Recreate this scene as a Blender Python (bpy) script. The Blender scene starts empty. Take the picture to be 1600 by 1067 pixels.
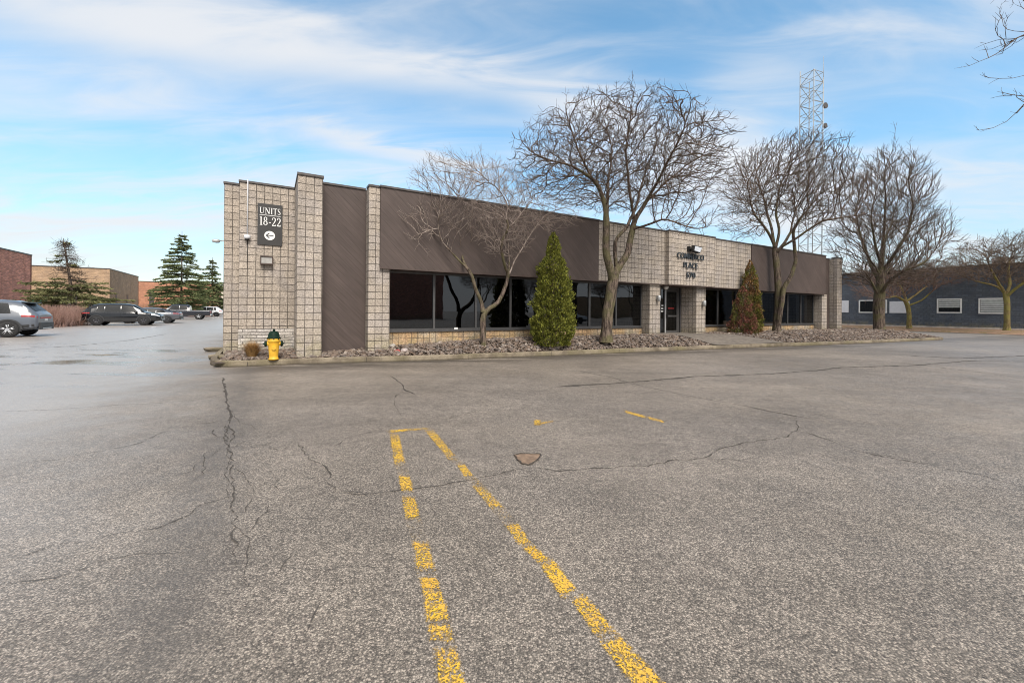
import bpy, bmesh, math, random
import numpy as np
from mathutils import Vector, Matrix, noise as mnoise
R = math.radians
rnd = random.Random(7)
scene = bpy.context.scene
col = scene.collection

# ------------------------------------------------------------------ camera
F, CX, HY, ROLL, H = 645.0, 800.0, 486.2, 0.009, 1.42
TH = math.atan2(645, 1105)
cT, sT = math.cos(TH), math.sin(TH)
cr, sr = math.cos(ROLL), math.sin(ROLL)
cam = bpy.data.cameras.new('camera'); cam_o = bpy.data.objects.new('camera', cam); col.objects.link(cam_o)
cam.sensor_width = 36; cam.lens = F / 1600 * 36
cam.shift_y = -(533.5 - HY) / 1600
cam.clip_start = 0.05; cam.clip_end = 3000
cam_o.matrix_world = Matrix(((cr, -sr, 0, 0), (0, 0, -1, 0), (sr, cr, 0, H), (0, 0, 0, 1)))
scene.camera = cam_o

# ------------------------------------------------------------------ light
SUN_EL, SUN_AZ = R(48), R(158)          # azimuth clockwise from +Y: behind the camera, to its left
w = bpy.data.worlds.new('World'); scene.world = w; w.use_nodes = True
wn = w.node_tree.nodes; wl = w.node_tree.links
wn.clear()
def wnode(t, **k):
    n = wn.new(t)
    for a, b in k.items(): setattr(n, a, b)
    return n
wout = wnode('ShaderNodeOutputWorld'); wbg = wnode('ShaderNodeBackground'); wbg.inputs[1].default_value = 0.13
wsky = wnode('ShaderNodeTexSky', sky_type='NISHITA', sun_disc=False, sun_elevation=SUN_EL, sun_rotation=SUN_AZ)
wsky.air_density = 1.0; wsky.dust_density = 0.6; wsky.ozone_density = 1.6
tc = wnode('ShaderNodeTexCoord')
def wmath(op, a, b=None, c=None):
    n = wnode('ShaderNodeMath', operation=op)
    for i, v in enumerate((a, b, c)):
        if v is None: continue
        if hasattr(v, 'links'): wl.new(v, n.inputs[i])
        else: n.inputs[i].default_value = v
    return n.outputs[0]
def wvec(op, a, b=None):
    n = wnode('ShaderNodeVectorMath', operation=op)
    for i, v in enumerate((a, b)):
        if v is None: continue
        if hasattr(v, 'links'): wl.new(v, n.inputs[i])
        else: n.inputs[i].default_value = v
    return n
sep = wnode('ShaderNodeSeparateXYZ'); wl.new(tc.outputs['Generated'], sep.inputs[0])
zz = wmath('ADD', wmath('MAXIMUM', sep.outputs[2], 0.0), 0.13)
px_ = wmath('DIVIDE', sep.outputs[0], zz); py_ = wmath('DIVIDE', sep.outputs[1], zz)
cmb = wnode('ShaderNodeCombineXYZ'); wl.new(px_, cmb.inputs[0]); wl.new(py_, cmb.inputs[1])
def ray(x, y):
    dx, dy = x - CX, HY - y
    return Vector((dx * cr - dy * sr, F, dx * sr + dy * cr))
mp = wnode('ShaderNodeMapping'); wl.new(cmb.outputs[0], mp.inputs[0])
mp.inputs['Rotation'].default_value = (0, 0, R(22)); mp.inputs['Scale'].default_value = (0.55, 1.7, 1)
mp.inputs['Location'].default_value = (3.1, 1.7, 0)
n1 = wnode('ShaderNodeTexNoise'); wl.new(mp.outputs[0], n1.inputs[0]); n1.inputs['Scale'].default_value = 0.9
n1.inputs['Detail'].default_value = 8; n1.inputs['Roughness'].default_value = 0.5; n1.inputs['Distortion'].default_value = 0.5
n2 = wnode('ShaderNodeTexNoise'); wl.new(mp.outputs[0], n2.inputs[0]); n2.inputs['Scale'].default_value = 2.6
n2.inputs['Detail'].default_value = 7; n2.inputs['Roughness'].default_value = 0.55; n2.inputs['Distortion'].default_value = 0.9
base_n = wmath('ADD', wmath('MULTIPLY', n1.outputs[0], 0.55), wmath('MULTIPLY', n2.outputs[0], 0.45))
streak = None
warp = wmath('MULTIPLY', wmath('SUBTRACT', n2.outputs[0], 0.5), 0.10)
for (a, b, wd, amp, xa) in (((150, 20), (880, 150), 0.045, 0.22, None), ((520, 210), (740, 262), 0.022, 0.16, None),
                        ((900, 170), (1300, 330), 0.10, 0.18, None), ((1150, 130), (1600, 20), 0.07, 0.16, None),
                        ((0, 370), (700, 300), 0.05, 0.10, None)):
    ra, rb = ray(*a).normalized(), ray(*b).normalized()
    nn = ra.cross(rb).normalized(); mid = ((ra + rb) / 2).normalized(); half = ra.angle(rb) / 2
    d = wvec('DOT_PRODUCT', tc.outputs['Generated'], tuple(nn)).outputs['Value']
    d = wmath('DIVIDE', wmath('ADD', d, warp), wd)
    g = wmath('POWER', 2.718, wmath('MULTIPLY', wmath('MULTIPLY', d, d), -1.0))
    m = wvec('DOT_PRODUCT', tc.outputs['Generated'], tuple(mid)).outputs['Value']
    lim = math.cos(half * 1.25)
    e = wnode('ShaderNodeMapRange', interpolation_type='SMOOTHSTEP'); wl.new(m, e.inputs[0])
    e.inputs[1].default_value = math.cos(min(half * 1.7, 1.5)); e.inputs[2].default_value = math.cos(half * 0.6)
    s = wmath('MULTIPLY', wmath('MULTIPLY', g, e.outputs[0]), amp)
    streak = s if streak is None else wmath('ADD', streak, s)
tot = wmath('ADD', base_n, streak)
# thin veil thickening to the horizon
hz = wnode('ShaderNodeMapRange', interpolation_type='SMOOTHSTEP'); wl.new(sep.outputs[2], hz.inputs[0])
hz.inputs[1].default_value = 0.50; hz.inputs[2].default_value = 0.0; hz.inputs[3].default_value = 0.0; hz.inputs[4].default_value = 0.09
tot = wmath('ADD', tot, hz.outputs[0])
# thicker unseen cloud behind the camera and overhead, added to whiten the ambient light
bk = wnode('ShaderNodeMapRange', interpolation_type='SMOOTHSTEP'); wl.new(sep.outputs[1], bk.inputs[0])
bk.inputs[1].default_value = 0.45; bk.inputs[2].default_value = -0.2; bk.inputs[3].default_value = 0.0; bk.inputs[4].default_value = 0.36
tot = wmath('ADD', tot, bk.outputs[0])
cr1 = wnode('ShaderNodeMapRange', interpolation_type='SMOOTHSTEP'); wl.new(tot, cr1.inputs[0])
cr1.inputs[1].default_value = 0.40; cr1.inputs[2].default_value = 0.80; cr1.inputs[3].default_value = 0.0; cr1.inputs[4].default_value = 0.92
hs = wnode('ShaderNodeHueSaturation'); hs.inputs['Hue'].default_value = 0.483; hs.inputs['Saturation'].default_value = 1.10; hs.inputs['Value'].default_value = 0.86
wl.new(wsky.outputs[0], hs.inputs['Color'])
mixc = wnode('ShaderNodeMixRGB'); wl.new(cr1.outputs[0], mixc.inputs[0]); hzd = wnode('ShaderNodeMapRange', interpolation_type='SMOOTHSTEP'); wl.new(sep.outputs[2], hzd.inputs[0])
hzd.inputs[1].default_value = -0.02; hzd.inputs[2].default_value = 0.38; hzd.inputs[3].default_value = 0.62; hzd.inputs[4].default_value = 1.0
hzm = wvec('SCALE', hs.outputs[0]); wl.new(hzd.outputs[0], hzm.inputs['Scale']); wl.new(hzm.outputs[0], mixc.inputs[1])
mixc.inputs[2].default_value = (2.95, 3.0, 3.1, 1)
wl.new(mixc.outputs[0], wbg.inputs[0]); wl.new(wbg.outputs[0], wout.inputs[0])

sun = bpy.data.lights.new('sun', 'SUN'); sun_o = bpy.data.objects.new('sun', sun); col.objects.link(sun_o)
sun.energy = 2.0; sun.angle = R(30); sun.color = (1, 0.93, 0.84)
sd = Vector((math.sin(SUN_AZ) * math.cos(SUN_EL), math.cos(SUN_AZ) * math.cos(SUN_EL), math.sin(SUN_EL)))
sun_o.rotation_euler = sd.to_track_quat('Z', 'Y').to_euler()
vs = scene.view_settings; vs.view_transform = 'Standard'; vs.look = 'None'; vs.gamma = 1; vs.use_curve_mapping = False; vs.exposure = 1.17
scene.render.filter_size = 1.0
scene.cycles.filter_width = 1.0

# ------------------------------------------------------------------ helpers
def tag(o, label=None, cat=None, group=None, kind=None):
    if label: o['label'] = label
    if cat: o['category'] = cat
    if group: o['group'] = group
    if kind: o['kind'] = kind
    return o
def empty(name, loc=(0, 0, 0), rz=0.0, label=None, cat=None, group=None):
    o = bpy.data.objects.new(name, None); col.objects.link(o); o.location = loc; o.rotation_euler = (0, 0, rz)
    o.empty_display_size = 0.2
    return tag(o, label, cat, group)
def at(x, y, Y):
    r = ray(x, y); return r * (Y / r.y) + Vector((0, 0, H))
def gnd(x, y, z=0.0):
    r = ray(x, y); return r * ((z - H) / r.z) + Vector((0, 0, H))
def sx(x, P):                       # facade coordinate of a picture column on the plane P
    u = (x - CX) / F; zd = P / (cT - u * sT); return zd * (u * cT + sT)
def W(s, P, z=0.0):                 # facade coordinates -> world
    return Vector((s * cT - P * sT, s * sT + P * cT, z))
def toSP(v): return (v.x * cT + v.y * sT, -v.x * sT + v.y * cT)

def lerp_(a, b, t): return a + (b - a) * t
class MB:
    def __init__(self): self.v = []; self.f = []; self.uv = []; self.sm = []; self.mi = []
    def face(self, idx, uv=None, sm=False, mi=0):
        self.f.append(tuple(idx)); self.uv.append(uv); self.sm.append(sm); self.mi.append(mi)
    def add(self, vs, fs, sm=False, mi=0):
        b = len(self.v); self.v += [tuple(p) for p in vs]
        for f in fs: self.face([b + i for i in f], None, sm, mi)
    def box(self, x0, x1, y0, y1, z0, z1, uo=None, mi=0, skip=''):
        b = len(self.v); uo = uo or (x0, y0, 0)
        self.v += [(x, y, z) for z in (z0, z1) for y in (y0, y1) for x in (x0, x1)]
        F_ = {'b': ((0, 2, 3, 1), 2), 't': ((4, 5, 7, 6), 2), 'f': ((0, 1, 5, 4), 1), 'k': ((3, 2, 6, 7), 1), 'l': ((2, 0, 4, 6), 0), 'r': ((1, 3, 7, 5), 0)}
        for k, (f, ax) in F_.items():
            if k in skip: continue
            uvs = []
            for i in f:
                p = self.v[b + i]
                uvs.append((p[1] - uo[1], p[2] - uo[2]) if ax == 0 else (p[0] - uo[0], p[2] - uo[2]) if ax == 1 else (p[0] - uo[0], p[1] - uo[1]))
            self.face([b + i for i in f], uvs, False, mi)
        return self
    def quad(self, pts, uvs=None, mi=0):
        b = len(self.v); self.v += [tuple(p) for p in pts]; self.face(range(b, b + len(pts)), uvs, False, mi); return self
    def tube(self, pts, rad, n=6, cap=True, sm=True, mi=0):
        pts = [Vector(p) for p in pts]; b = len(self.v); m = len(pts)
        if not hasattr(rad, '__len__'): rad = [rad] * m
        prev = None
        for i, p in enumerate(pts):
            t = (pts[min(i + 1, m - 1)] - pts[max(i - 1, 0)])
            if t.length < 1e-9: t = Vector((0, 0, 1))
            t.normalize()
            if prev is None:
                a = t.orthogonal().normalized()
            else:
                a = prev - t * prev.dot(t)
                a = a.normalized() if a.length > 1e-6 else t.orthogonal().normalized()
            prev = a; c = t.cross(a)
            for k in range(n):
                an = 2 * math.pi * k / n
                self.v.append(tuple(p + (a * math.cos(an) + c * math.sin(an)) * rad[i]))
        for i in range(m - 1):
            for k in range(n):
                k2 = (k + 1) % n
                self.face((b + i * n + k, b + i * n + k2, b + (i + 1) * n + k2, b + (i + 1) * n + k), None, sm, mi)
        if cap:
            self.face([b + k for k in range(n)][::-1], None, False, mi); self.face([b + (m - 1) * n + k for k in range(n)], None, False, mi)
        return self
    def lathe(self, prof, n=20, origin=(0, 0, 0), axis='z', sm=True, mi=0):
        b = len(self.v); m = len(prof); ox, oy, oz = origin
        for (r, h) in prof:
            for k in range(n):
                an = 2 * math.pi * k / n; a, c = r * math.cos(an), r * math.sin(an)
                p = (a, c, h) if axis == 'z' else (h, a, c) if axis == 'x' else (c, h, a)
                self.v.append((ox + p[0], oy + p[1], oz + p[2]))
        for i in range(m - 1):
            for k in range(n):
                k2 = (k + 1) % n
                self.face((b + i * n + k, b + i * n + k2, b + (i + 1) * n + k2, b + (i + 1) * n + k), None, sm, mi)
        self.face([b + k for k in range(n)][::-1], None, False, mi); self.face([b + (m - 1) * n + k for k in range(n)], None, False, mi)
        return self
    def prism(self, poly, y0, y1, mi=0):      # poly in (x, z)
        b = len(self.v); n = len(poly)
        self.v += [(x, y0, z) for x, z in poly] + [(x, y1, z) for x, z in poly]
        self.face(range(b, b + n), None, False, mi); self.face(range(b + 2 * n - 1, b + n - 1, -1), None, False, mi)
        for i in range(n):
            j = (i + 1) % n; self.face((b + j, b + i, b + n + i, b + n + j), None, False, mi)
        return self
    def build(self, name, mats, parent=None, off=(0, 0, 0), bevel=0.0, seg=2):
        me = bpy.data.meshes.new(name)
        v = [(p[0] - off[0], p[1] - off[1], p[2] - off[2]) for p in self.v] if any(off) else self.v
        me.from_pydata(v, [], self.f)
        if any(u is not None for u in self.uv):
            ul = me.uv_layers.new(name='UVMap'); buf = []
            for f, u in zip(self.f, self.uv): buf += (u if u is not None else [(v[i][0], v[i][2]) for i in f])
            ul.data.foreach_set('uv', [c for p in buf for c in p])
        me.polygons.foreach_set('use_smooth', self.sm)
        mats = mats if isinstance(mats, (list, tuple)) else [mats]
        for m_ in mats: me.materials.append(m_)
        if len(mats) > 1: me.polygons.foreach_set('material_index', self.mi)
        me.update()
        o = bpy.data.objects.new(name, me); col.objects.link(o)
        if parent: o.parent = parent
        if bevel:
            b = o.modifiers.new('bevel', 'BEVEL'); b.width = bevel; b.segments = seg; b.limit_method = 'ANGLE'
        return o
def np_mesh(name, verts, faces, mat_, parent=None, smooth=False):
    """verts (n,3) array, faces (m,k) array"""
    me = bpy.data.meshes.new(name); k = faces.shape[1]
    me.vertices.add(len(verts)); me.vertices.foreach_set('co', np.ascontiguousarray(verts, dtype=np.float32).ravel())
    me.loops.add(faces.size); me.loops.foreach_set('vertex_index', faces.astype(np.int32).ravel())
    me.polygons.add(len(faces)); me.polygons.foreach_set('loop_start', np.arange(0, faces.size, k, dtype=np.int32))
    me.polygons.foreach_set('use_smooth', np.full(len(faces), smooth))
    me.update(calc_edges=True); me.materials.append(mat_)
    o = bpy.data.objects.new(name, me); col.objects.link(o)
    if parent: o.parent = parent
    return o
def copy_tree(o, parent=None):
    c = o.copy(); col.objects.link(c)
    if parent is not None: c.parent = parent
    for ch in list(o.children): copy_tree(ch, c)
    return c

# ------------------------------------------------------------------ materials
class NT:
    def __init__(self, name):
        self.m = bpy.data.materials.new(name); self.m.use_nodes = True
        self.t = self.m.node_tree; self.b = self.t.nodes['Principled BSDF']; self.out = self.t.nodes['Material Output']
    def n(self, t, ins=None, **k):
        n = self.t.nodes.new(t)
        for a, b in k.items(): setattr(n, a, b)
        for a, v in (ins or {}).items(): self.put(n.inputs[a], v)
        return n
    def put(self, sock, v):
        if hasattr(v, 'is_output') or hasattr(v, 'links'): self.t.links.new(v, sock)
        else: sock.default_value = v
    def math(self, op, a, b=None, c=None, clamp=False):
        n = self.n('ShaderNodeMath', operation=op); n.use_clamp = clamp
        for i, v in enumerate((a, b, c)):
            if v is not None: self.put(n.inputs[i], v)
        return n.outputs[0]
    def mix(self, f, a, b, mode='MIX'):
        n = self.n('ShaderNodeMixRGB', blend_type=mode); self.put(n.inputs[0], f)
        self.put(n.inputs[1], c4(a) if isinstance(a, tuple) else a); self.put(n.inputs[2], c4(b) if isinstance(b, tuple) else b)
        return n.outputs[0]
    def obj(self): return self.n('ShaderNodeTexCoord').outputs['Object']
    def uv(self): return self.n('ShaderNodeTexCoord').outputs['UV']
    def noise(self, vec, scale, detail=4, rough=0.5, dist=0.0, out=0):
        return self.n('ShaderNodeTexNoise', {'Vector': vec, 'Scale': scale, 'Detail': detail, 'Roughness': rough, 'Distortion': dist}).outputs[out]
    def vor(self, vec, scale, feature='F1', out='Distance'):
        return self.n('ShaderNodeTexVoronoi', {'Vector': vec, 'Scale': scale}, feature=feature).outputs[out]
    def map(self, vec, scale=(1, 1, 1), rot=(0, 0, 0), loc=(0, 0, 0)):
        return self.n('ShaderNodeMapping', {'Vector': vec, 'Scale': scale, 'Rotation': rot, 'Location': loc}).outputs[0]
    def rng(self, v, a, b, c=0.0, d=1.0, smooth=True):
        n = self.n('ShaderNodeMapRange', {0: v, 1: a, 2: b, 3: c, 4: d}, interpolation_type='SMOOTHSTEP' if smooth else 'LINEAR'); return n.outputs[0]
    def bump(self, h, strength, dist=0.01, normal=None):
        n = self.n('ShaderNodeBump', {'Height': h, 'Strength': strength, 'Distance': dist})
        if normal is not None: self.put(n.inputs['Normal'], normal)
        return n.outputs[0]
    def fin(self, col_=None, rough=None, normal=None, spec=None, metal=None):
        if col_ is not None: self.put(self.b.inputs['Base Color'], c4(col_) if isinstance(col_, tuple) else col_)
        if rough is not None: self.put(self.b.inputs['Roughness'], rough)
        if normal is not None: self.put(self.b.inputs['Normal'], normal)
        if spec is not None: self.put(self.b.inputs['Specular IOR Level'], spec)
        if metal is not None: self.put(self.b.inputs['Metallic'], metal)
        return self.m
def c4(c): return (c[0], c[1], c[2], 1) if len(c) == 3 else c
_simple = {}
def simple(name, c, rough=0.6, metal=0.0, var=0.12, scale=6.0, spec=0.5, bump=0.0, bscale=40.0, coat=0.0):
    if name in _simple: return _simple[name]
    t = NT(name); o = t.obj(); nz = t.noise(o, scale, 5, 0.6)
    f = t.rng(nz, 0.3, 0.7, 1 - var, 1 + var)
    cc = t.mix(1.0, c, t.n('ShaderNodeCombineXYZ', {0: f, 1: f, 2: f}).outputs[0], 'MULTIPLY')
    nrm = t.bump(t.noise(o, bscale, 4), bump, 0.01) if bump else None
    rr = t.rng(t.noise(o, scale * 2.3, 3), 0.3, 0.7, max(0.02, rough * 0.85), min(1, rough * 1.15))
    t.fin(cc, rr, nrm, spec, metal)
    if coat: t.b.inputs['Coat Weight'].default_value = coat; t.b.inputs['Coat Roughness'].default_value = 0.04
    _simple[name] = t.m
    return t.m

def block_mat(name, base, warm=0.0, bw=0.2, rh=0.2, mortar=0.006, offset=0.0, relief=1.0, dark=(0.10, 0.088, 0.078), warmcol=(0.50, 0.30, 0.14), var=0.16):
    t = NT(name); uv = t.uv(); ob = t.obj()
    wob = t.n('ShaderNodeVectorMath', {0: t.noise(ob, 9.0, 2, out=1), 1: (0.5, 0.5, 0.5)}, operation='SUBTRACT').outputs[0]
    wob = t.n('ShaderNodeVectorMath', {0: wob, 'Scale': 0.008}, operation='SCALE').outputs[0]
    uvw = t.n('ShaderNodeVectorMath', {0: uv, 1: wob}, operation='ADD').outputs[0]
    br = t.n('ShaderNodeTexBrick', {'Vector': uvw, 'Color1': (0, 0, 0, 1), 'Color2': (1, 1, 1, 1), 'Mortar': (0.5, 0.5, 0.5, 1), 'Scale': 1.0, 'Mortar Size': mortar,
               'Mortar Smooth': 0.35, 'Bias': 0.0, 'Brick Width': bw, 'Row Height': rh}, offset=offset, squash=1.0)
    tint = t.rng(br.outputs['Color'], 0, 1, 1 - var, 1 + var, False)
    big = t.rng(t.noise(ob, 0.8, 4), 0.3, 0.7, 0.9, 1.08)
    fine = t.rng(t.noise(ob, 45, 5, 0.7), 0.3, 0.7, 0.72, 1.25)
    rock = t.noise(t.map(ob, (1, 1, 1.3)), 22, 5, 0.62)
    rk = t.rng(rock, 0.35, 0.68, 0.70, 1.24)
    f = t.math('MULTIPLY', t.math('MULTIPLY', tint, big), t.math('MULTIPLY', fine, rk))
    c = t.mix(t.rng(t.noise(ob, 1.7, 4), 0.4, 0.65), base, tuple(x * y for x, y in zip(base, (0.94, 0.96, 1.02))))
    if warm:
        z = t.n('ShaderNodeSeparateXYZ', {0: ob}).outputs[2]
        wm = t.math('MULTIPLY', t.rng(t.noise(ob, 1.1, 5, 0.6), 0.42, 0.62), warm, clamp=True)
        c = t.mix(wm, c, warmcol)
    z = t.n('ShaderNodeSeparateXYZ', {0: ob}).outputs[2]
    damp = t.math('MULTIPLY', t.rng(z, 0.95, 0.35), t.rng(t.noise(ob, 3.0, 4), 0.35, 0.6))
    c = t.mix(t.math('MULTIPLY', damp, 0.45), c, (0.30, 0.26, 0.13))
    streakn = t.rng(t.noise(t.map(ob, (5, 5, 0.35)), 1.6, 4), 0.55, 0.75)
    c = t.mix(t.math('MULTIPLY', streakn, 0.22), c, (0.12, 0.11, 0.10))
    c = t.mix(1.0, c, t.n('ShaderNodeCombineXYZ', {0: f, 1: f, 2: f}).outputs[0], 'MULTIPLY')
    mort = t.rng(t.noise(ob, 5, 3), 0.3, 0.7, 0.75, 1.0)
    c = t.mix(t.math('MULTIPLY', br.outputs['Fac'], mort), c, dark)
    hgt = t.math('ADD', t.math('MULTIPLY', rock, 0.5 * relief), t.math('MULTIPLY', br.outputs['Fac'], -0.9))
    hgt = t.math('ADD', hgt, t.math('MULTIPLY', t.noise(ob, 80, 3), 0.12 * relief))
    return t.fin(c, 0.88, t.bump(hgt, 0.9, 0.022), 0.25)
M = {}
M['block'] = block_mat('split_face_block', (0.42, 0.362, 0.302), bw=0.2, mortar=0.0085, dark=(0.052, 0.044, 0.038), var=0.09)
M['block_low'] = block_mat('low_block', (0.40, 0.33, 0.25), warm=0.85, bw=0.195, warmcol=(0.52, 0.33, 0.17))
M['stone'] = block_mat('ledge_stone', (0.52, 0.48, 0.44), bw=0.34, rh=0.085, mortar=0.007, offset=0.42, relief=1.5, var=0.3)
M['brick_red'] = block_mat('red_brick', (0.60, 0.28, 0.20), bw=0.42, rh=0.15, mortar=0.012, offset=0.5, relief=0.2, dark=(0.36, 0.22, 0.17), var=0.25)
M['brick_tan'] = block_mat('tan_brick', (0.46, 0.315, 0.20), bw=0.5, rh=0.2, mortar=0.012, offset=0.5, relief=0.2, dark=(0.36, 0.25, 0.17), var=0.12)
M['brick_orange'] = block_mat('orange_brick', (0.54, 0.26, 0.16), bw=0.42, rh=0.15, mortar=0.012, offset=0.5, relief=0.2, dark=(0.40, 0.22, 0.15), var=0.15)
M['brick_slate'] = block_mat('slate_painted_brick', (0.106, 0.121, 0.142), bw=0.4, rh=0.20, mortar=0.012, offset=0.5, relief=0.2, dark=(0.065, 0.078, 0.10), warmcol=(0.07, 0.09, 0.12), var=0.12)

def siding_mat(name, base, ang):
    t = NT(name); ob = t.obj()
    v = t.map(ob, (1, 1, 1), (0, R(ang), 0))
    sx_ = t.n('ShaderNodeSeparateXYZ', {0: v}).outputs[0]
    fr = t.math('FRACT', t.math('MULTIPLY', sx_, 1 / 0.14))
    groove = t.rng(t.math('ABSOLUTE', t.math('SUBTRACT', fr, 0.5)), 0.44, 0.5)
    cell = t.math('FLOOR', t.math('MULTIPLY', sx_, 1 / 0.14))
    wn_ = t.n('ShaderNodeTexWhiteNoise', {'W': cell}, noise_dimensions='1D').outputs[0]
    grain = t.noise(t.map(v, (12, 12, 0.8)), 2.0, 4)
    f = t.math('MULTIPLY', t.rng(wn_, 0, 1, 0.93, 1.08, False), t.rng(grain, 0.3, 0.7, 0.88, 1.12))
    f = t.math('MULTIPLY', f, t.rng(t.noise(ob, 0.7, 5, 0.6), 0.3, 0.7, 0.90, 1.10))
    c = t.mix(t.math('MULTIPLY', t.rng(t.noise(t.map(v, (3, 3, 0.3)), 1.4, 5), 0.60, 0.78), 0.35), base, tuple(min(1, x * 1.5) for x in base))
    c = t.mix(1.0, c, t.n('ShaderNodeCombineXYZ', {0: f, 1: f, 2: f}).outputs[0], 'MULTIPLY')
    c = t.mix(t.math('MULTIPLY', groove, t.rng(t.noise(t.map(v, (2.5, 2.5, 0.5)), 1.0, 4), 0.35, 0.65, 0.05, 0.32)), c, tuple(x * 0.45 for x in base))
    return t.fin(c, 0.62, t.bump(t.math('SUBTRACT', t.math('MULTIPLY', grain, 0.15), groove), 0.5, 0.008), 0.35)
M['siding'] = siding_mat('brown_diagonal_siding', (0.080, 0.060, 0.053), 45)
M['brownpaint'] = simple('brown_paint', (0.075, 0.052, 0.043), 0.55, var=0.15, scale=2.0)
M['cap'] = simple('dark_cap_flashing', (0.085, 0.075, 0.07), 0.45, 0.3, var=0.2)
M['roof'] = simple('roof_gravel', (0.22, 0.21, 0.2), 0.9)
M['alu'] = simple('bronze_window_frame', (0.10, 0.098, 0.098), 0.42, 0.4, var=0.1)
M['silver'] = simple('silver_aluminium', (0.55, 0.55, 0.55), 0.35, 0.6, var=0.08)
M['black'] = simple('black_plastic', (0.012, 0.012, 0.013), 0.45)
M['rubber'] = simple('tyre_rubber', (0.018, 0.018, 0.019), 0.8, var=0.2)
M['interior'] = simple('dark_interior', (0.035, 0.033, 0.032), 0.9)
M['white'] = simple('white_paint', (0.72, 0.72, 0.70), 0.5, var=0.05)
M['offwhite'] = simple('off_white_sheet', (0.66, 0.67, 0.70), 0.45, var=0.04)
M['galv'] = simple('galvanised_steel', (0.46, 0.47, 0.47), 0.5, 0.35)
M['concrete'] = simple('concrete', (0.155, 0.132, 0.11), 0.85, var=0.22, scale=5, bump=0.4)
M['mossy_kerb'] = None
def glass_mat():
    t = NT('dark_window_glass')
    tr = t.n('ShaderNodeBsdfTransparent', {'Color': (0.30, 0.31, 0.33, 1)})
    gl = t.n('ShaderNodeBsdfGlossy', {'Color': (0.85, 0.9, 0.95, 1), 'Roughness': 0.015})
    gl.inputs['Normal']
    bp = t.bump(t.noise(t.obj(), 0.7, 2), 0.06, 0.05); t.put(gl.inputs['Normal'], bp)
    fr = t.n('ShaderNodeFresnel', {'IOR': 1.72})
    mx = t.n('ShaderNodeMixShader', {0: fr.outputs[0], 1: tr.outputs[0], 2: gl.outputs[0]})
    t.t.links.new(mx.outputs[0], t.out.inputs[0]); return t.m
M['glass'] = glass_mat()
M['carglass'] = simple('car_glass', (0.012, 0.014, 0.016), 0.28, 0, var=0.0, spec=0.14)
M['red_lens'] = simple('red_lens', (0.35, 0.02, 0.02), 0.15, spec=0.6)
M['lamp_lens'] = simple('clear_lens', (0.6, 0.62, 0.65), 0.12, 0.3)
M['lens_frost'] = simple('frosted_lens', (0.36, 0.35, 0.33), 0.4)

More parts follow.
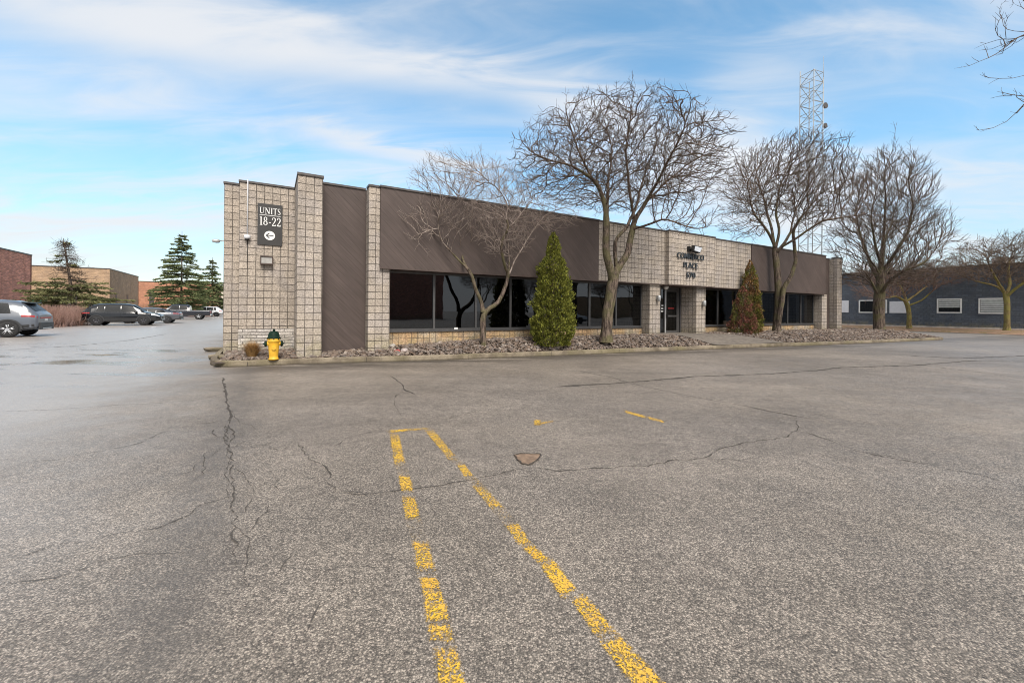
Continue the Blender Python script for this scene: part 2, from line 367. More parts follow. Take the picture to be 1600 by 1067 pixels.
# ------------------------------------------------------------------ ground
def asphalt():
    t = NT('worn_asphalt'); ob = t.obj()
    sepn = t.n('ShaderNodeSeparateXYZ', {0: ob}); X, Y = sepn.outputs[0], sepn.outputs[1]
    v1 = t.n('ShaderNodeTexVoronoi', {'Vector': ob, 'Scale': 112.0, 'Randomness': 1.0})
    v2 = t.n('ShaderNodeTexVoronoi', {'Vector': ob, 'Scale': 260.0})
    r1 = t.n('ShaderNodeSeparateColor', {0: v1.outputs['Color']}).outputs[0]
    r2 = t.n('ShaderNodeSeparateColor', {0: v2.outputs['Color']}).outputs[0]
    stone = t.math('ADD', t.math('MULTIPLY', t.math('POWER', r1, 1.35), 0.55), t.math('MULTIPLY', r2, 0.30))
    edge = t.rng(v1.outputs['Distance'], 0.30, 0.62, 1.0, 0.45)
    stone = t.math('MULTIPLY', stone, edge)
    med = t.noise(ob, 26, 4, 0.7); med2 = t.noise(ob, 7, 5, 0.65)
    stone = t.math('MULTIPLY', stone, t.rng(med, 0.3, 0.7, 0.82, 1.18))
    stone = t.math('MULTIPLY', stone, t.rng(t.noise(ob, 55, 3, 0.8), 0.33, 0.67, 0.80, 1.2))
    stone = t.math('MULTIPLY', stone, t.rng(med2, 0.3, 0.7, 0.84, 1.16))
    macro = t.math('MULTIPLY', t.rng(t.noise(ob, 0.30, 6, 0.65), 0.32, 0.68, 0.84, 1.16), t.rng(t.noise(t.map(ob, (0.18, 1.6, 1), (0, 0, -TH)), 0.9, 4), 0.3, 0.7, 0.93, 1.07))
    patch = t.rng(t.noise(t.map(ob, (1, 1, 1), loc=(9, 3, 0)), 1.1, 5, 0.6), 0.3, 0.7, 0.92, 1.08)
    val = t.math('MULTIPLY', t.math('MULTIPLY', t.math('ADD', t.math('MINIMUM', t.math('MULTIPLY', stone, 0.56), 0.40), 0.042), macro), patch)
    warm = t.rng(t.noise(ob, 0.22, 3), 0.35, 0.65)
    c = t.mix(warm, (1.08, 0.91, 0.735), (1.07, 0.92, 0.775))
    hue = t.n('ShaderNodeSeparateColor', {0: v1.outputs['Color']}).outputs[1]
    c = t.mix(t.rng(hue, 0.75, 1.0, 0, 0.6), c, (1.05, 0.84, 0.70))
    c = t.mix(1.0, c, t.n('ShaderNodeCombineXYZ', {0: val, 1: val, 2: val}).outputs[0], 'MULTIPLY')
    # signed distance to the kerb line, facade frame
    S = t.math('ADD', t.math('MULTIPLY', X, cT), t.math('MULTIPLY', Y, sT))
    Pp = t.math('ADD', t.math('MULTIPLY', X, -sT), t.math('MULTIPLY', Y, cT))
    wob = t.math('MULTIPLY', t.math('SUBTRACT', t.noise(t.map(ob, (0.5, 1.2, 1)), 0.8, 4), 0.5), 1.3)
    kd = t.math('ADD', t.math('ADD', Pp, t.math('MULTIPLY', S, 0.125)), wob)      # about 11.9 at the kerb
    stain = t.math('MULTIPLY', t.rng(kd, 10.2, 11.5), t.rng(t.noise(t.map(ob, (0.35, 1.6, 1)), 1.0, 6, 0.6), 0.36, 0.52))
    stain = t.math('MULTIPLY', stain, t.math('MULTIPLY', t.rng(S, -1.5, 0.2), t.rng(kd, 13.2, 12.8)))
    c = t.mix(t.math('MULTIPLY', stain, 0.80), c, (0.050, 0.041, 0.032))
    # hairline cracking
    wv = t.n('ShaderNodeVectorMath', {0: t.noise(ob, 1.1, 6, 0.7, out=1), 'Scale': 0.9}, operation='SCALE').outputs[0]
    wv = t.n('ShaderNodeVectorMath', {0: ob, 1: wv}, operation='ADD').outputs[0]
    for sc_, th_, lo_, am_ in ((0.62, 0.0045, 0.42, 0.55), (1.5, 0.0075, 0.55, 0.5)):
        ve = t.vor(wv, sc_, 'DISTANCE_TO_EDGE'); hl = t.rng(ve, th_, 0.0)
        hl = t.math('MULTIPLY', hl, t.rng(t.noise(t.map(ob, (1, 1, 1), loc=(4 * sc_, 7, 0)), 0.55, 3), lo_, lo_ + .12))
        c = t.mix(t.math('MULTIPLY', hl, am_), c, (0.05, 0.043, 0.036))
    # damp, glossy left lane; sky reflection also painted in as paler colour
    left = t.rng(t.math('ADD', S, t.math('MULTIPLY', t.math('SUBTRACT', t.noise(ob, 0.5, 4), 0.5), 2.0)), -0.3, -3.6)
    seam = t.rng(t.math('ABSOLUTE', t.math('ADD', t.math('ADD', S, 0.45), t.math('MULTIPLY', t.math('SUBTRACT', t.noise(ob, 1.2, 4), 0.5), 0.5))), 0.42, 0.0)
    c = t.mix(t.math('MULTIPLY', seam, t.rng(t.noise(ob, 6, 4, 0.7), 0.35, 0.65, 0.25, 0.65)), c, (0.10, 0.088, 0.078))
    pn = t.noise(t.map(ob, (0.45, 1.15, 1), (0, 0, R(10))), 0.85, 5, 0.62)
    reg = t.math('MULTIPLY', t.math('MULTIPLY', t.rng(Y, 6.6, 9.0), t.rng(Y, 17.5, 12.5)), left)
    pud = t.math('MULTIPLY', t.rng(pn, 0.50, 0.60), reg)
    far = t.math('MULTIPLY', left, t.rng(Y, 12, 22))
    rgt = t.rng(X, 9.0, 22.0)
    ro = t.math('SUBTRACT', 0.62, t.math('MULTIPLY', left, 0.30))
    ro = t.math('SUBTRACT', ro, t.math('MULTIPLY', rgt, 0.14))
    c = t.mix(t.math('MULTIPLY', left, 0.56), c, (0.47, 0.435, 0.405))  # sky sheen of the left lane mixed into its base colour
    c = t.mix(t.math('MULTIPLY', rgt, 0.25), c, (0.32, 0.31, 0.31))
    ro = t.math('ADD', ro, t.math('MULTIPLY', stain, 0.06))
    ro = t.math('MULTIPLY', ro, t.rng(t.noise(ob, 2.0, 5), 0.3, 0.7, 0.9, 1.1))
    ro = t.math('MULTIPLY', ro, t.math('SUBTRACT', 1.0, t.math('MULTIPLY', pud, 0.80)))
    c = t.mix(t.math('MULTIPLY', pud, 0.35), c, (0.10, 0.10, 0.10))
    hgt = t.math('ADD', t.math('MULTIPLY', v1.outputs['Distance'], -1.0), t.math('MULTIPLY', med, 0.8))
    bs = t.math('MULTIPLY', t.math('MULTIPLY', t.math('SUBTRACT', 1.0, t.math('MULTIPLY', pud, 0.93)), t.math('SUBTRACT', 1.0, t.math('MULTIPLY', left, 0.45))), 0.55)
    nrm = t.n('ShaderNodeBump', {'Height': hgt, 'Strength': bs, 'Distance': 0.006}).outputs[0]
    return t.fin(c, ro, nrm, 0.5)
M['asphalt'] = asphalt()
g = MB(); xs_ = [-400, -60, -25, -10, 0, 10, 25, 60, 400]
for i in range(len(xs_) - 1):
    for j in range(len(xs_) - 1):
        g.quad([(xs_[i], xs_[j], 0), (xs_[i + 1], xs_[j], 0), (xs_[i + 1], xs_[j + 1], 0), (xs_[i], xs_[j + 1], 0)])
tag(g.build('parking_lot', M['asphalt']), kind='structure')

def jag(pts, step=0.16, amp=0.03, seed=0):
    step *= .55; amp *= .75
    rr = random.Random(seed); out = []
    for a, b in zip(pts[:-1], pts[1:]):
        n = max(1, int((b - a).length / step)); d = (b - a).normalized(); pr = Vector((-d.y, d.x, 0))
        for i in range(n): out.append(a.lerp(b, i / n) + pr * rr.uniform(-amp, amp) * (1 if i or out else 0))
    out.append(pts[-1]); return out
def crack_mat():
    t = NT('crack_filling'); ob = t.obj()
    a = t.rng(t.noise(ob, 30, 5, 0.7), 0.40, 0.52)
    t.fin(t.mix(t.noise(ob, 60, 3), (0.035, 0.030, 0.026), (0.12, 0.105, 0.09)), 0.9, None, 0.3); t.put(t.b.inputs['Alpha'], t.math('MULTIPLY', t.rng(t.noise(ob, 22, 5, 0.75), 0.36, 0.54), 0.85))
    return t.m
M['crack'] = crack_mat()
CR = [([(525,770),(560,772),(600,768),(650,762),(690,758),(740,748),(790,738),(830,730)], .030), ([(830,730),(870,735),(900,734),(944,730),(1009,727),(1066,717),(1101,716),(1119,702),(1162,691),(1224,684),(1248,671),(1245,656)], .024),
 ([(1245,673),(1276,680),(1337,704),(1403,717),(1469,730),(1534,741),(1600,761),(1660,775)], .032), ([(1350,706),(1403,714),(1480,728),(1560,750)], .018),
 ([(900,578),(957,590),(987,599),(1053,614),(1140,630),(1228,647),(1280,657)], .045), ([(870,604),(900,602.5),(987,597),(1088,588),(1206,584),(1272,579),(1315,574),(1425,571),(1512,564),(1610,565)], .20),
 ([(348,590),(350,600),(355,631),(360,650),(359,662)], .09), ([(359,662),(352,683),(360,709),(362,731),(365,766),(366,801)], .03), ([(366,801),(366,840),(368,884)], .014), ([(352,664),(358,700),(354,740),(360,780)], .014), ([(362,640),(372,660),(392,664),(410,676)], .012), ([(363,700),(380,690),(404,694),(430,690)], .011), ([(363,731),(386,742),(396,770),(384,800)], .010), ([(345,700),(322,716),(318,740),(300,752)], .010), ([(366,820),(392,850),(380,890),(392,930)], .009), ([(420,676),(455,672),(470,690)], .010), ([(341,683),(330,676),(338,668),(352,664),(366,672),(362,690),(341,683)], .03),
 ([(346,657),(289,666),(245,679),(219,692),(153,705),(87,718),(44,722)], .018), ([(359,775),(315,788),(298,803),(245,825),(193,832),(131,845),(87,850),(0,880)], .022), ([(0,915),(87,902),(166,876),(219,863),(300,862)], .016),
 ([(609,587),(625,598),(634,610),(649,617)], .07), ([(634,610),(618,618),(615,632),(625,644),(635,656)], .02), ([(649,660),(628,661),(584,673),(542,684),(522,697)], .018), ([(640,664),(697,654),(735,644),(800,640)], .012),
 ([(463,690),(487,720),(501,725),(513,735),(513,756),(525,768)], .02), ([(525,768),(563,770),(577,777)], .02), ([(367,690),(391,694),(419,697),(440,706),(463,690)], .014),
 ([(0,643),(87,640),(166,634),(245,630),(306,624),(340,618)], .022), ([(464,862),(437,889),(420,915)], .013), ([(538,889),(516,924),(490,960),(477,994)], .013), ([(600,655),(560,662),(500,668),(430,672)], .010),
 ([(0,548),(120,540),(200,532),(260,522)], .14), ([(1101,717),(1150,718),(1190,736)], .014), ([(1209,712),(1150,718),(1101,716)], .012), ([(1480,758),(1500,768),(1524,780)], .02), ([(1300,560),(1400,566),(1600,590)], .07), ([(1420,556),(1500,560),(1600,556)], .22),
 ([(435,765),(400,745),(372,748)], .012), ([(390,830),(420,790),(470,775),(513,770)], .011), ([(900,640),(1000,636),(1100,640)], .01), ([(330,700),(300,735),(230,760)], .012)]
cm = MB()
for ci, (pl, wd) in enumerate(CR):
    pts = jag([gnd(x, y, 0.004) for x, y in pl], 0.13 if pl[0][1] > 640 else 0.3, 0.028, ci); rr = random.Random(ci + 50); n = len(pts)
    b = len(cm.v)
    for i, p in enumerate(pts):
        d = (pts[min(i + 1, n - 1)] - pts[max(i - 1, 0)]).normalized(); pr = Vector((-d.y, d.x, 0))
        ww = wd * (rr.uniform(0.15, 0.75) if rr.random() < .8 else rr.uniform(.8, 1.3)) * 0.36 * (0.25 if i in (0, n - 1) else 1)
        zc = 0.004 + 0.0001 * ci
        cm.v += [(p.x + pr.x * ww, p.y + pr.y * ww, zc), (p.x - pr.x * ww, p.y - pr.y * ww, zc)]
    for i in range(n - 1): cm.face((b + 2 * i, b + 2 * i + 1, b + 2 * i + 3, b + 2 * i + 2))
tag(cm.build('pavement_cracks', M['crack']), kind='structure')
# worn yellow paint
def paint_mat(lo=1.26, hi=1.38, gh=.25):
    t = NT('worn_yellow_paint'); ob = t.obj()
    v1 = t.n('ShaderNodeTexVoronoi', {'Vector': ob, 'Scale': 112.0}); r1 = t.n('ShaderNodeSeparateColor', {0: v1.outputs['Color']}).outputs[2]
    wear = t.noise(ob, 9, 5, 0.7); fine = t.noise(ob, 110, 3, 0.7); wear2 = t.noise(ob, 2.6, 3)
    s = t.math('ADD', t.math('ADD', t.math('MULTIPLY', wear, 0.60), t.math('MULTIPLY', fine, 0.95)), t.math('ADD', t.math('MULTIPLY', r1, 0.42), t.math('MULTIPLY', wear2, 0.55)))
    c = t.mix(t.rng(wear, 0.35, 0.65), (0.82, 0.50, 0.02), (0.72, 0.42, 0.06))
    c = t.mix(t.rng(fine, 0.3, 0.7, 0.0, 0.4), c, (0.45, 0.27, 0.08))
    t.fin(c, 0.6, t.bump(v1.outputs['Distance'], 0.4, 0.004), 0.3)
    uvx = t.n('ShaderNodeSeparateXYZ', {0: t.uv()}); a, b_ = uvx.outputs[0], uvx.outputs[1]
    ed = t.math('MINIMUM', t.math('MINIMUM', a, t.math('SUBTRACT', 1.0, a)), t.math('MINIMUM', b_, t.math('SUBTRACT', 1.0, b_)))
    s = t.math('ADD', s, t.rng(ed, 0.0, 0.16, -0.28, 0.02))
    t.put(t.b.inputs['Alpha'], t.math('MAXIMUM', t.rng(s, lo, hi), t.rng(s, lo - .26, hi - .08, 0.0, gh))); return t.m
M['yellow'] = paint_mat()
def z5(x, y): return (550 + x / 2.498, 640 + y / 2.498)
pm = MB()
DA = [[(143,88),(183,88),(212,215),(165,220)], [(178,252),(230,258),(243,322),(190,325)], [(192,332),(247,335),(272,432),(206,432)], [(232,505),(300,515),(332,628),(245,622)],
 [(262,650),(335,655),(350,700),(270,695)], [(272,695),(352,700),(388,830),(285,830)], [(288,835),(390,835),(410,912),(300,905)], [(310,915),(410,915),(460,1110),(335,1110)],
 [(138,80),(310,68),(312,76),(140,90)], [(276,74),(318,74),(408,182),(376,194)], [(408,214),(440,212),(476,258),(438,266)], [(463,292),(520,295),(597,385),(545,392)], [(592,447),(650,438),(702,520),(652,532)],
 [(662,535),(708,522),(780,590),(725,600)], [(728,600),(782,575),(884,705),(818,738)], [(850,742),(908,712),(1040,870),(950,892)], [(948,890),(1042,868),(1265,1110),(1120,1110)]]
for k, q in enumerate(DA):
    c_ = [gnd(*z5(*p), 0.0045 + 0.0002 * (k % 3)) for p in q]
    cx_ = sum(c_, Vector()) / 4
    c_ = [cx_ + (p - cx_) * 1.05 for p in c_]
    pm.quad([c_[0], c_[3], c_[2], c_[1]], [(0, 0), (0, 1), (1, 1), (1, 0)])
for q in ([(833,662),(866,656),(868,658),(835,665)], [(834,656),(846,656),(846,664),(834,664)], [(973,640),(1010,650),(1012,654),(975,644)], [(1010,650),(1040,658),(1040,661),(1012,654)]):
    c_ = [gnd(x, y, 0.0045) for x, y in q]; pm.quad([c_[0], c_[3], c_[2], c_[1]], [(0, 0.2), (0, 0.8), (1, 0.8), (1, 0.2)])
tag(pm.build('painted_lines', M['yellow']), kind='structure')
pf_ = MB()
for k, q in enumerate([[(168,218),(212,215),(230,258),(178,252)], [(206,432),(272,432),(300,515),(232,505)], [(245,622),(332,628),(352,700),(270,695)], [(378,192),(408,182),(440,212),(408,216)], [(440,266),(478,258),(520,295),(463,292)], [(545,392),(597,385),(650,438),(592,447)], [(652,532),(704,520),(782,575),(724,600)], [(818,738),(884,705),(908,712),(850,742)]]):
    c_ = [gnd(*z5(*p), 0.0052) for p in q]; pf_.quad([c_[0], c_[3], c_[2], c_[1]], [(0.1, 0.3), (0.1, .7), (.9, .7), (.9, .3)])
tag(pf_.build('faded_paint', paint_mat(1.52, 1.62, .12)), kind='structure')
# broken patch of asphalt by the crack
hp = MB(); pc = gnd(824, 717, 0.006); poly = [(803,711),(812,708),(830,709),(844,709),(843,714),(834,722),(825,726),(815,724),(808,718)]
pp_ = [gnd(x, y, 0.006) for x, y in poly]; b = len(hp.v); hp.v += [tuple(p) for p in pp_]; hp.face(range(len(pp_)))
tag(hp.build('pothole', simple('exposed_base', (0.20, 0.135, 0.09), 0.95, var=0.35, scale=14, bump=0.8, bscale=30)), kind='structure')
rm = MB(); n = len(pp_)
for i in range(n):
    a, b_ = pp_[i], pp_[(i + 1) % n]; rm.tube([a, a.lerp(b_, .5) + Vector((0.01, 0.005, 0)), b_], [0.006, 0.009, 0.006], 5)
tag(rm.build('pothole_rim', M['crack']), kind='structure')

# ------------------------------------------------------------------ planting bed and kerb
KB = [gnd(x, y) for x, y in ((352,574.5),(420,571.5),(500,568.5),(575,566.5),(680,563.5),(780,559.5),(900,555),(1000,550.5),(1100,546.5),(1200,542.5),(1300,539),(1400,534.5),(1478,531))]
KT = 0.15
tip = KB[-1]
back = [tip + Vector((0.35, 1.1, 0)), tip + Vector((-1.5, 4.5, 0)), tip + Vector((-6, 6.5, 0)), W(34, 16.0), W(33.2, 20.0)]
sp0 = toSP(KB[0])
left_side = [W(-1.38, 34), W(-1.38, 17.5), W(-1.38, 14.4), W(-1.36, 12.9), W(-1.22, 12.3)]
path = left_side + KB + back
def offset_path(pts, d):
    out = []
    for i, p in enumerate(pts):
        a = (pts[min(i + 1, len(pts) - 1)] - pts[max(i - 1, 0)]).normalized(); out.append(p + Vector((-a.y, a.x, 0)) * d)
    return out
def smooth_path(pts, step=0.5):
    out = []
    for a, b in zip(pts[:-1], pts[1:]):
        n_ = max(1, int((b - a).length / step))
        for i in range(n_): out.append(a.lerp(b, i / n_))
    out.append(pts[-1]); q = out
    for _ in range(1): q = [q[0]] + [(q[i - 1] + q[i] * 2 + q[i + 1]) / 4 for i in range(1, len(q) - 1)] + [q[-1]]
    return q
sp_ = smooth_path(path, 0.4)
inner = offset_path(sp_, 0.15); face_t = offset_path(sp_, 0.012)
km = MB()
def kerb_mat():
    t = NT('weathered_kerb'); ob = t.obj(); z = t.n('ShaderNodeSeparateXYZ', {0: ob}).outputs[2]
    c = t.mix(t.rng(t.noise(ob, 2.2, 6, 0.65), 0.35, 0.65), (0.27, 0.225, 0.165), (0.135, 0.11, 0.08))
    c = t.mix(t.rng(t.noise(ob, 0.9, 4), 0.45, 0.65, 0, 0.6), c, (0.19, 0.165, 0.09))
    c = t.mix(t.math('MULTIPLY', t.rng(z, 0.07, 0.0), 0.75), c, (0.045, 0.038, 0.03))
    f = t.rng(t.noise(ob, 60, 4, 0.7), 0.3, 0.7, 0.75, 1.25)
    c = t.mix(1.0, c, t.n('ShaderNodeCombineXYZ', {0: f, 1: f, 2: f}).outputs[0], 'MULTIPLY')
    return t.fin(c, 0.88, t.bump(t.noise(ob, 35, 5, 0.7), 0.5, 0.01), 0.25)
M['kerb'] = kerb_mat()
b0 = len(km.v)
for i, p in enumerate(sp_):
    q, ft = inner[i], face_t[i]; j1 = rnd.uniform(-.006, .006)
    ft2 = ft.lerp(q, 0.12)
    km.v += [(p.x, p.y, -0.02), (ft.x, ft.y, KT - 0.02 + j1), (ft2.x, ft2.y, KT + j1), (q.x, q.y, KT + j1), (q.x, q.y, -0.02)]
for i in range(len(sp_) - 1):
    for k in range(4): km.face((b0 + i * 5 + k, b0 + i * 5 + k + 1, b0 + (i + 1) * 5 + k + 1, b0 + (i + 1) * 5 + k))
km.face([b0 + k for k in range(5)]); km.face([b0 + (len(sp_) - 1) * 5 + k for k in range(5)][::-1])
tag(km.build('kerb', M['kerb']), kind='structure')
# joints of the kerb, as dark saw cuts
jm = MB()
acc = 0
for i in range(1, len(sp_) - 1):
    acc += (sp_[i] - sp_[i - 1]).length
    if acc > 2.6:
        acc = 0; d = (sp_[i + 1] - sp_[i]).normalized(); p, q = sp_[i], inner[i]; e = d * 0.007
        o_ = (p - q).normalized() * 0.003
        jm.quad([p - e + o_, p + e + o_, face_t[i] + e + o_ + Vector((0, 0, KT - .012)), face_t[i] - e + o_ + Vector((0, 0, KT - .012))])
        jm.quad([face_t[i] - e + Vector((0, 0, KT + .009)), face_t[i] + e + Vector((0, 0, KT + .009)), q + e + Vector((0, 0, KT + .009)), q - e + Vector((0, 0, KT + .009))])
tag(jm.build('kerb_joints', M['crack']), kind='structure')

def kerbP(s):               # P of the inner kerb edge at facade coordinate s
    pts = [toSP(p) for p in inner]
    pts = [p for p, q in zip(pts, sp_) if q.y < 40]
    best = None
    for a, b in zip(pts[:-1], pts[1:]):
        if a[0] <= s <= b[0] and b[1] < 12.5 and a[1] < 12.6:
            t_ = (s - a[0]) / max(1e-6, b[0] - a[0]); v = a[1] + (b[1] - a[1]) * t_
            best = v if best is None else min(best, v)
    return best
S_TIP = toSP(tip)[0]
def backP(s):
    if s < -1.0: return 12.35
    if s < 31.6: return 13.8
    return 13.5 + (S_TIP - s) * 0.6 if s < S_TIP else 9
def bedZ(s, P):
    k = kerbP(s)
    if k is None: return KT - 0.03
    d = max(0, P - k); base = 0.10 if s < 1.5 else 0.10 + min(0.24, (s - 1.5) * 0.05)
    return KT - 0.03 + base * min(1, d / (0.5 + 0.05 * max(0, s))) ** 0.8
DOOR0, DOOR1 = 14.6, 16.95
bm_ = MB()
S_ = [(-1.2 + i * 0.5) for i in range(int((S_TIP + 1.2) / 0.5) + 1)]
rows = []
for s in S_:
    k = kerbP(s)
    if k is None: k = 12.1
    bk = max(backP(s), k + 0.1); rows.append([(s, k + (bk - k) * t_) for t_ in (0, .1, .2, .35, .5, .75, 1)])
b0 = len(bm_.v)
for r_ in rows:
    for (s, P) in r_: bm_.v.append(tuple(W(s, P, bedZ(s, P) - 0.02)))
for i in range(len(rows) - 1):
    for k in range(6): bm_.face((b0 + i * 7 + k, b0 + (i + 1) * 7 + k, b0 + (i + 1) * 7 + k + 1, b0 + i * 7 + k + 1), None, True)
M['soil'] = simple('bed_soil', (0.085, 0.062, 0.045), 0.95, var=0.35, scale=8, bump=0.8)
tag(bm_.build('planting_bed', M['soil']), kind='structure')
# river stones
def rock_mat():
    t = NT('river_stones'); ob = t.obj(); g_ = t.n('ShaderNodeNewGeometry').outputs['Random Per Island']
    rp = t.n('ShaderNodeValToRGB', {0: g_}); e = rp.color_ramp; e.elements[0].color = (0.09, 0.068, 0.055, 1); e.elements[1].color = (0.31, 0.26, 0.22, 1)
    for p, c in ((0.25, (0.165, 0.118, 0.09, 1)), (0.5, (0.145, 0.125, 0.115, 1)), (0.7, (0.19, 0.14, 0.105, 1)), (0.86, (0.20, 0.165, 0.14, 1))):
        x = e.elements.new(p); x.color = c
    f = t.rng(t.noise(ob, 40, 4), 0.3, 0.7, 0.75, 1.25)
    c = t.mix(1.0, rp.outputs[0], t.n('ShaderNodeCombineXYZ', {0: f, 1: f, 2: f}).outputs[0], 'MULTIPLY')
    return t.fin(c, 0.75, t.bump(t.noise(ob, 60, 3), 0.3, 0.01), 0.35)
M['rocks'] = rock_mat()
ico = bmesh.new(); bmesh.ops.create_icosphere(ico, subdivisions=1, radius=1); ico.verts.ensure_lookup_table()
IV = np.array([v.co[:] for v in ico.verts]); IF = np.array([[v.index for v in f.verts] for f in ico.faces]); ico.free()
ico = bmesh.new(); bmesh.ops.create_icosphere(ico, subdivisions=2, radius=1); ico.verts.ensure_lookup_table()
IV2 = np.array([v.co[:] for v in ico.verts]); IF2 = np.array([[v.index for v in f.verts] for f in ico.faces]); ico.free()
nr = np.random.RandomState(3)
def rocks(pos, size, name, iv=IV, if_=IF):
    n_ = len(pos); V = np.repeat(iv[None], n_, 0) * (1 + nr.uniform(-.28, .28, (n_, len(iv), 1)))
    sc = size[:, None] * nr.uniform(0.65, 1.3, (n_, 3)); sc[:, 2] *= 0.62
    V = V * sc[:, None, :]
    a = nr.uniform(0, 6.28, n_); tl = nr.uniform(-.6, .6, n_); ca, sa, ct, st = np.cos(a), np.sin(a), np.cos(tl), np.sin(tl)
    x, y, z = V[..., 0].copy(), V[..., 1].copy(), V[..., 2].copy()
    y2 = y * ct[:, None] - z * st[:, None]; z2 = y * st[:, None] + z * ct[:, None]
    V[..., 0] = x * ca[:, None] - y2 * sa[:, None]; V[..., 1] = x * sa[:, None] + y2 * ca[:, None]; V[..., 2] = z2
    V += pos[:, None, :]
    Fc = (if_[None] + (np.arange(n_) * len(iv))[:, None, None]).reshape(-1, 3)
    return np_mesh(name, V.reshape(-1, 3), Fc, M['rocks'])
pos, sz = [], []
OCC = [(x0, x1, y0) for x0, x1, y0 in ((-1.17, 0.6, 13.68), (0.58, 1.19, 12.18), (1.19, 2.4, 12.58), (2.38, 3.0, 12.18), (3.0, 13.9, 12.6), (13.88, 14.53, 12.18), (16.98, 17.66, 12.18), (17.66, 28.95, 12.6), (28.9, 30.9, 12.18), (30.8, 31.55, 12.15))]
def free(s, P):
    for a, b, y in OCC:
        if a - .03 < s < b + .03 and P > y - .03: return False
    if s < -0.76 and P > 14.0: return False
    if 14.4 + max(0, (12.3 - P)) * 0.3 < s < 17.0 + max(0, (12.3 - P)) * 0.9: return False      # entry walk
    return True
tries = 0
while len(pos) < 20000 and tries < 200000:
    tries += 1
    s = rnd.uniform(-1.45, S_TIP - 0.2); k = kerbP(s)
    if k is None: continue
    P = rnd.uniform(k + 0.02, backP(s))
    if not free(s, P): continue
    r_ = rnd.choice((.02, .027, .032, .038, .045, .065)) * rnd.uniform(.8, 1.15); z = bedZ(s, P) + r_ * rnd.uniform(-0.05, 0.55)
    pos.append(W(s, P, z)[:]); sz.append(r_)
tag(rocks(np.array(pos), np.array(sz), 'river_stones'), kind='stuff')
print('stones', len(pos))
def boulder(x, y, z, r, label, c, seed, flat=0.7, name='rock'):
    global nr
    p = gnd(x, y, z); m = MB(); rr = random.Random(seed); b = 0
    vs_ = []
    for v in IV2:
        k = 1 + 0.35 * (mnoise.noise(Vector(v) * 1.3 + Vector((seed * 3.1, 0, 0)))) ; vs_.append((v[0] * r * k * rr.uniform(.97, 1.03), v[1] * r * k, max(-0.5, v[2] * flat) * r * k))
    m.add(vs_, [tuple(f) for f in IF2])
    o = m.build(name, simple('rock_%d' % seed, c, 0.8, var=0.3, scale=12, bump=0.6)); o.location = p; o.rotation_euler.z = rr.uniform(0, 6)
    return tag(o, label, 'rock')
boulder(621, 549, 0.24, 0.085, 'small red stone among the grey ones below the first window', (0.42, 0.07, 0.07), 1)
boulder(613, 541, 0.33, 0.11, 'pale grey stone at the foot of the block pillar left of the windows', (0.45, 0.42, 0.38), 2)
boulder(632, 548, 0.25, 0.12, 'pinkish grey stone just right of the red stone', (0.34, 0.29, 0.27), 3)
boulder(1415, 521, 0.30, 0.24, 'round brown stone on the bed right of the tree by the dark building', (0.20, 0.15, 0.12), 4)
boulder(447, 547, 0.2, 0.13, 'dark blue grey stone lying right behind the yellow hydrant', (0.06, 0.065, 0.10), 5)
boulder(452, 541, 0.24, 0.12, 'pale violet grey stone between the hydrant and the block pillar', (0.27, 0.25, 0.29), 6)
# entry walk
wk = MB(); NWP, NWS = 14, 6
for i in range(NWP + 1):
    for j in range(NWS + 1):
        k_ = kerbP(14.6 + 1.3 + j * .5); t_ = i / NWP; P_ = lerp_(k_, 13.04, t_)
        l_ = 14.53 + max(0, 12.3 - P_) * .3; r__ = 16.99 + max(0, 12.3 - P_) * .9; s_ = lerp_(l_, r__, j / NWS)
        wk.v.append(tuple(W(s_, P_, max(KT + .012, bedZ(s_, P_) + .012))))
for i in range(NWP):
    for j in range(NWS): q = i * (NWS + 1) + j; wk.face((q, q + 1, q + NWS + 2, q + NWS + 1), None, True)
tag(wk.build('entry_walk', M['concrete']), kind='structure')

# ------------------------------------------------------------------ the main building
RZ = TH
def frame_empty(name, s, P, z, label, cat, group=None, rz=0.0):
    return empty(name, W(s, P, z), RZ + rz, label, cat, group)
OFF = (-1.16, 14.1, 0)
bl = frame_empty('commercial_building', *OFF, 'long single storey block building with brown siding and dark windows behind the bare trees', 'building')
def bpart(mb, name, m, parent=bl, bevel=0.0): return mb.build(name, m, parent, OFF, bevel)
RT, FB = 4.93, 2.64          # parapet top, underside of the fascia
SILL = 0.80
L0, L1, L2, A1 = -1.16, -0.78, 0.585, 1.185
Q0, Q1 = 2.385, 2.985
DEEP = 30.0
# outer shell walls of split face block
m = MB(); m.box(L0, L1, 14.1, 14.4, -.05, RT, (L0, 14.1, -.07)); bpart(m, 'corner_wall', M['block'])
m = MB(); m.box(L1, L2 + .02, 13.7, 14.38, 0.86, RT, (L1, 13.7, -.07)); bpart(m, 'sign_wall', M['block'])
m = MB(); m.box(L1, L2 + .02, 13.685, 14.36, -.05, 0.86, (L1 + .1, 13.7, .0)); bpart(m, 'ledge_stone_base', M['stone'])
m = MB(); m.box(L2, A1, 12.19, 13.95, -.05, RT + .02, (L2 - .012, 12.19, -.07)); bpart(m, 'block_pillar', M['block'])
m = MB(); m.box(A1, Q0, 12.6, 13.95, -.05, RT - .02, (A1, 12.6, 0)); bpart(m, 'brown_panel', M['siding'])
m = MB(); m.box(Q0, Q1, 12.19, 12.95, -.05, RT, (Q0 - .012, 12.19, -.07)); bpart(m, 'block_pillar', M['block'])
m = MB(); m.box(L0, L0 + .25, 14.4, DEEP, -.05, RT - .1, (L0, 14.4, -.07)); bpart(m, 'side_wall', M['block'])
E_S = 31.49
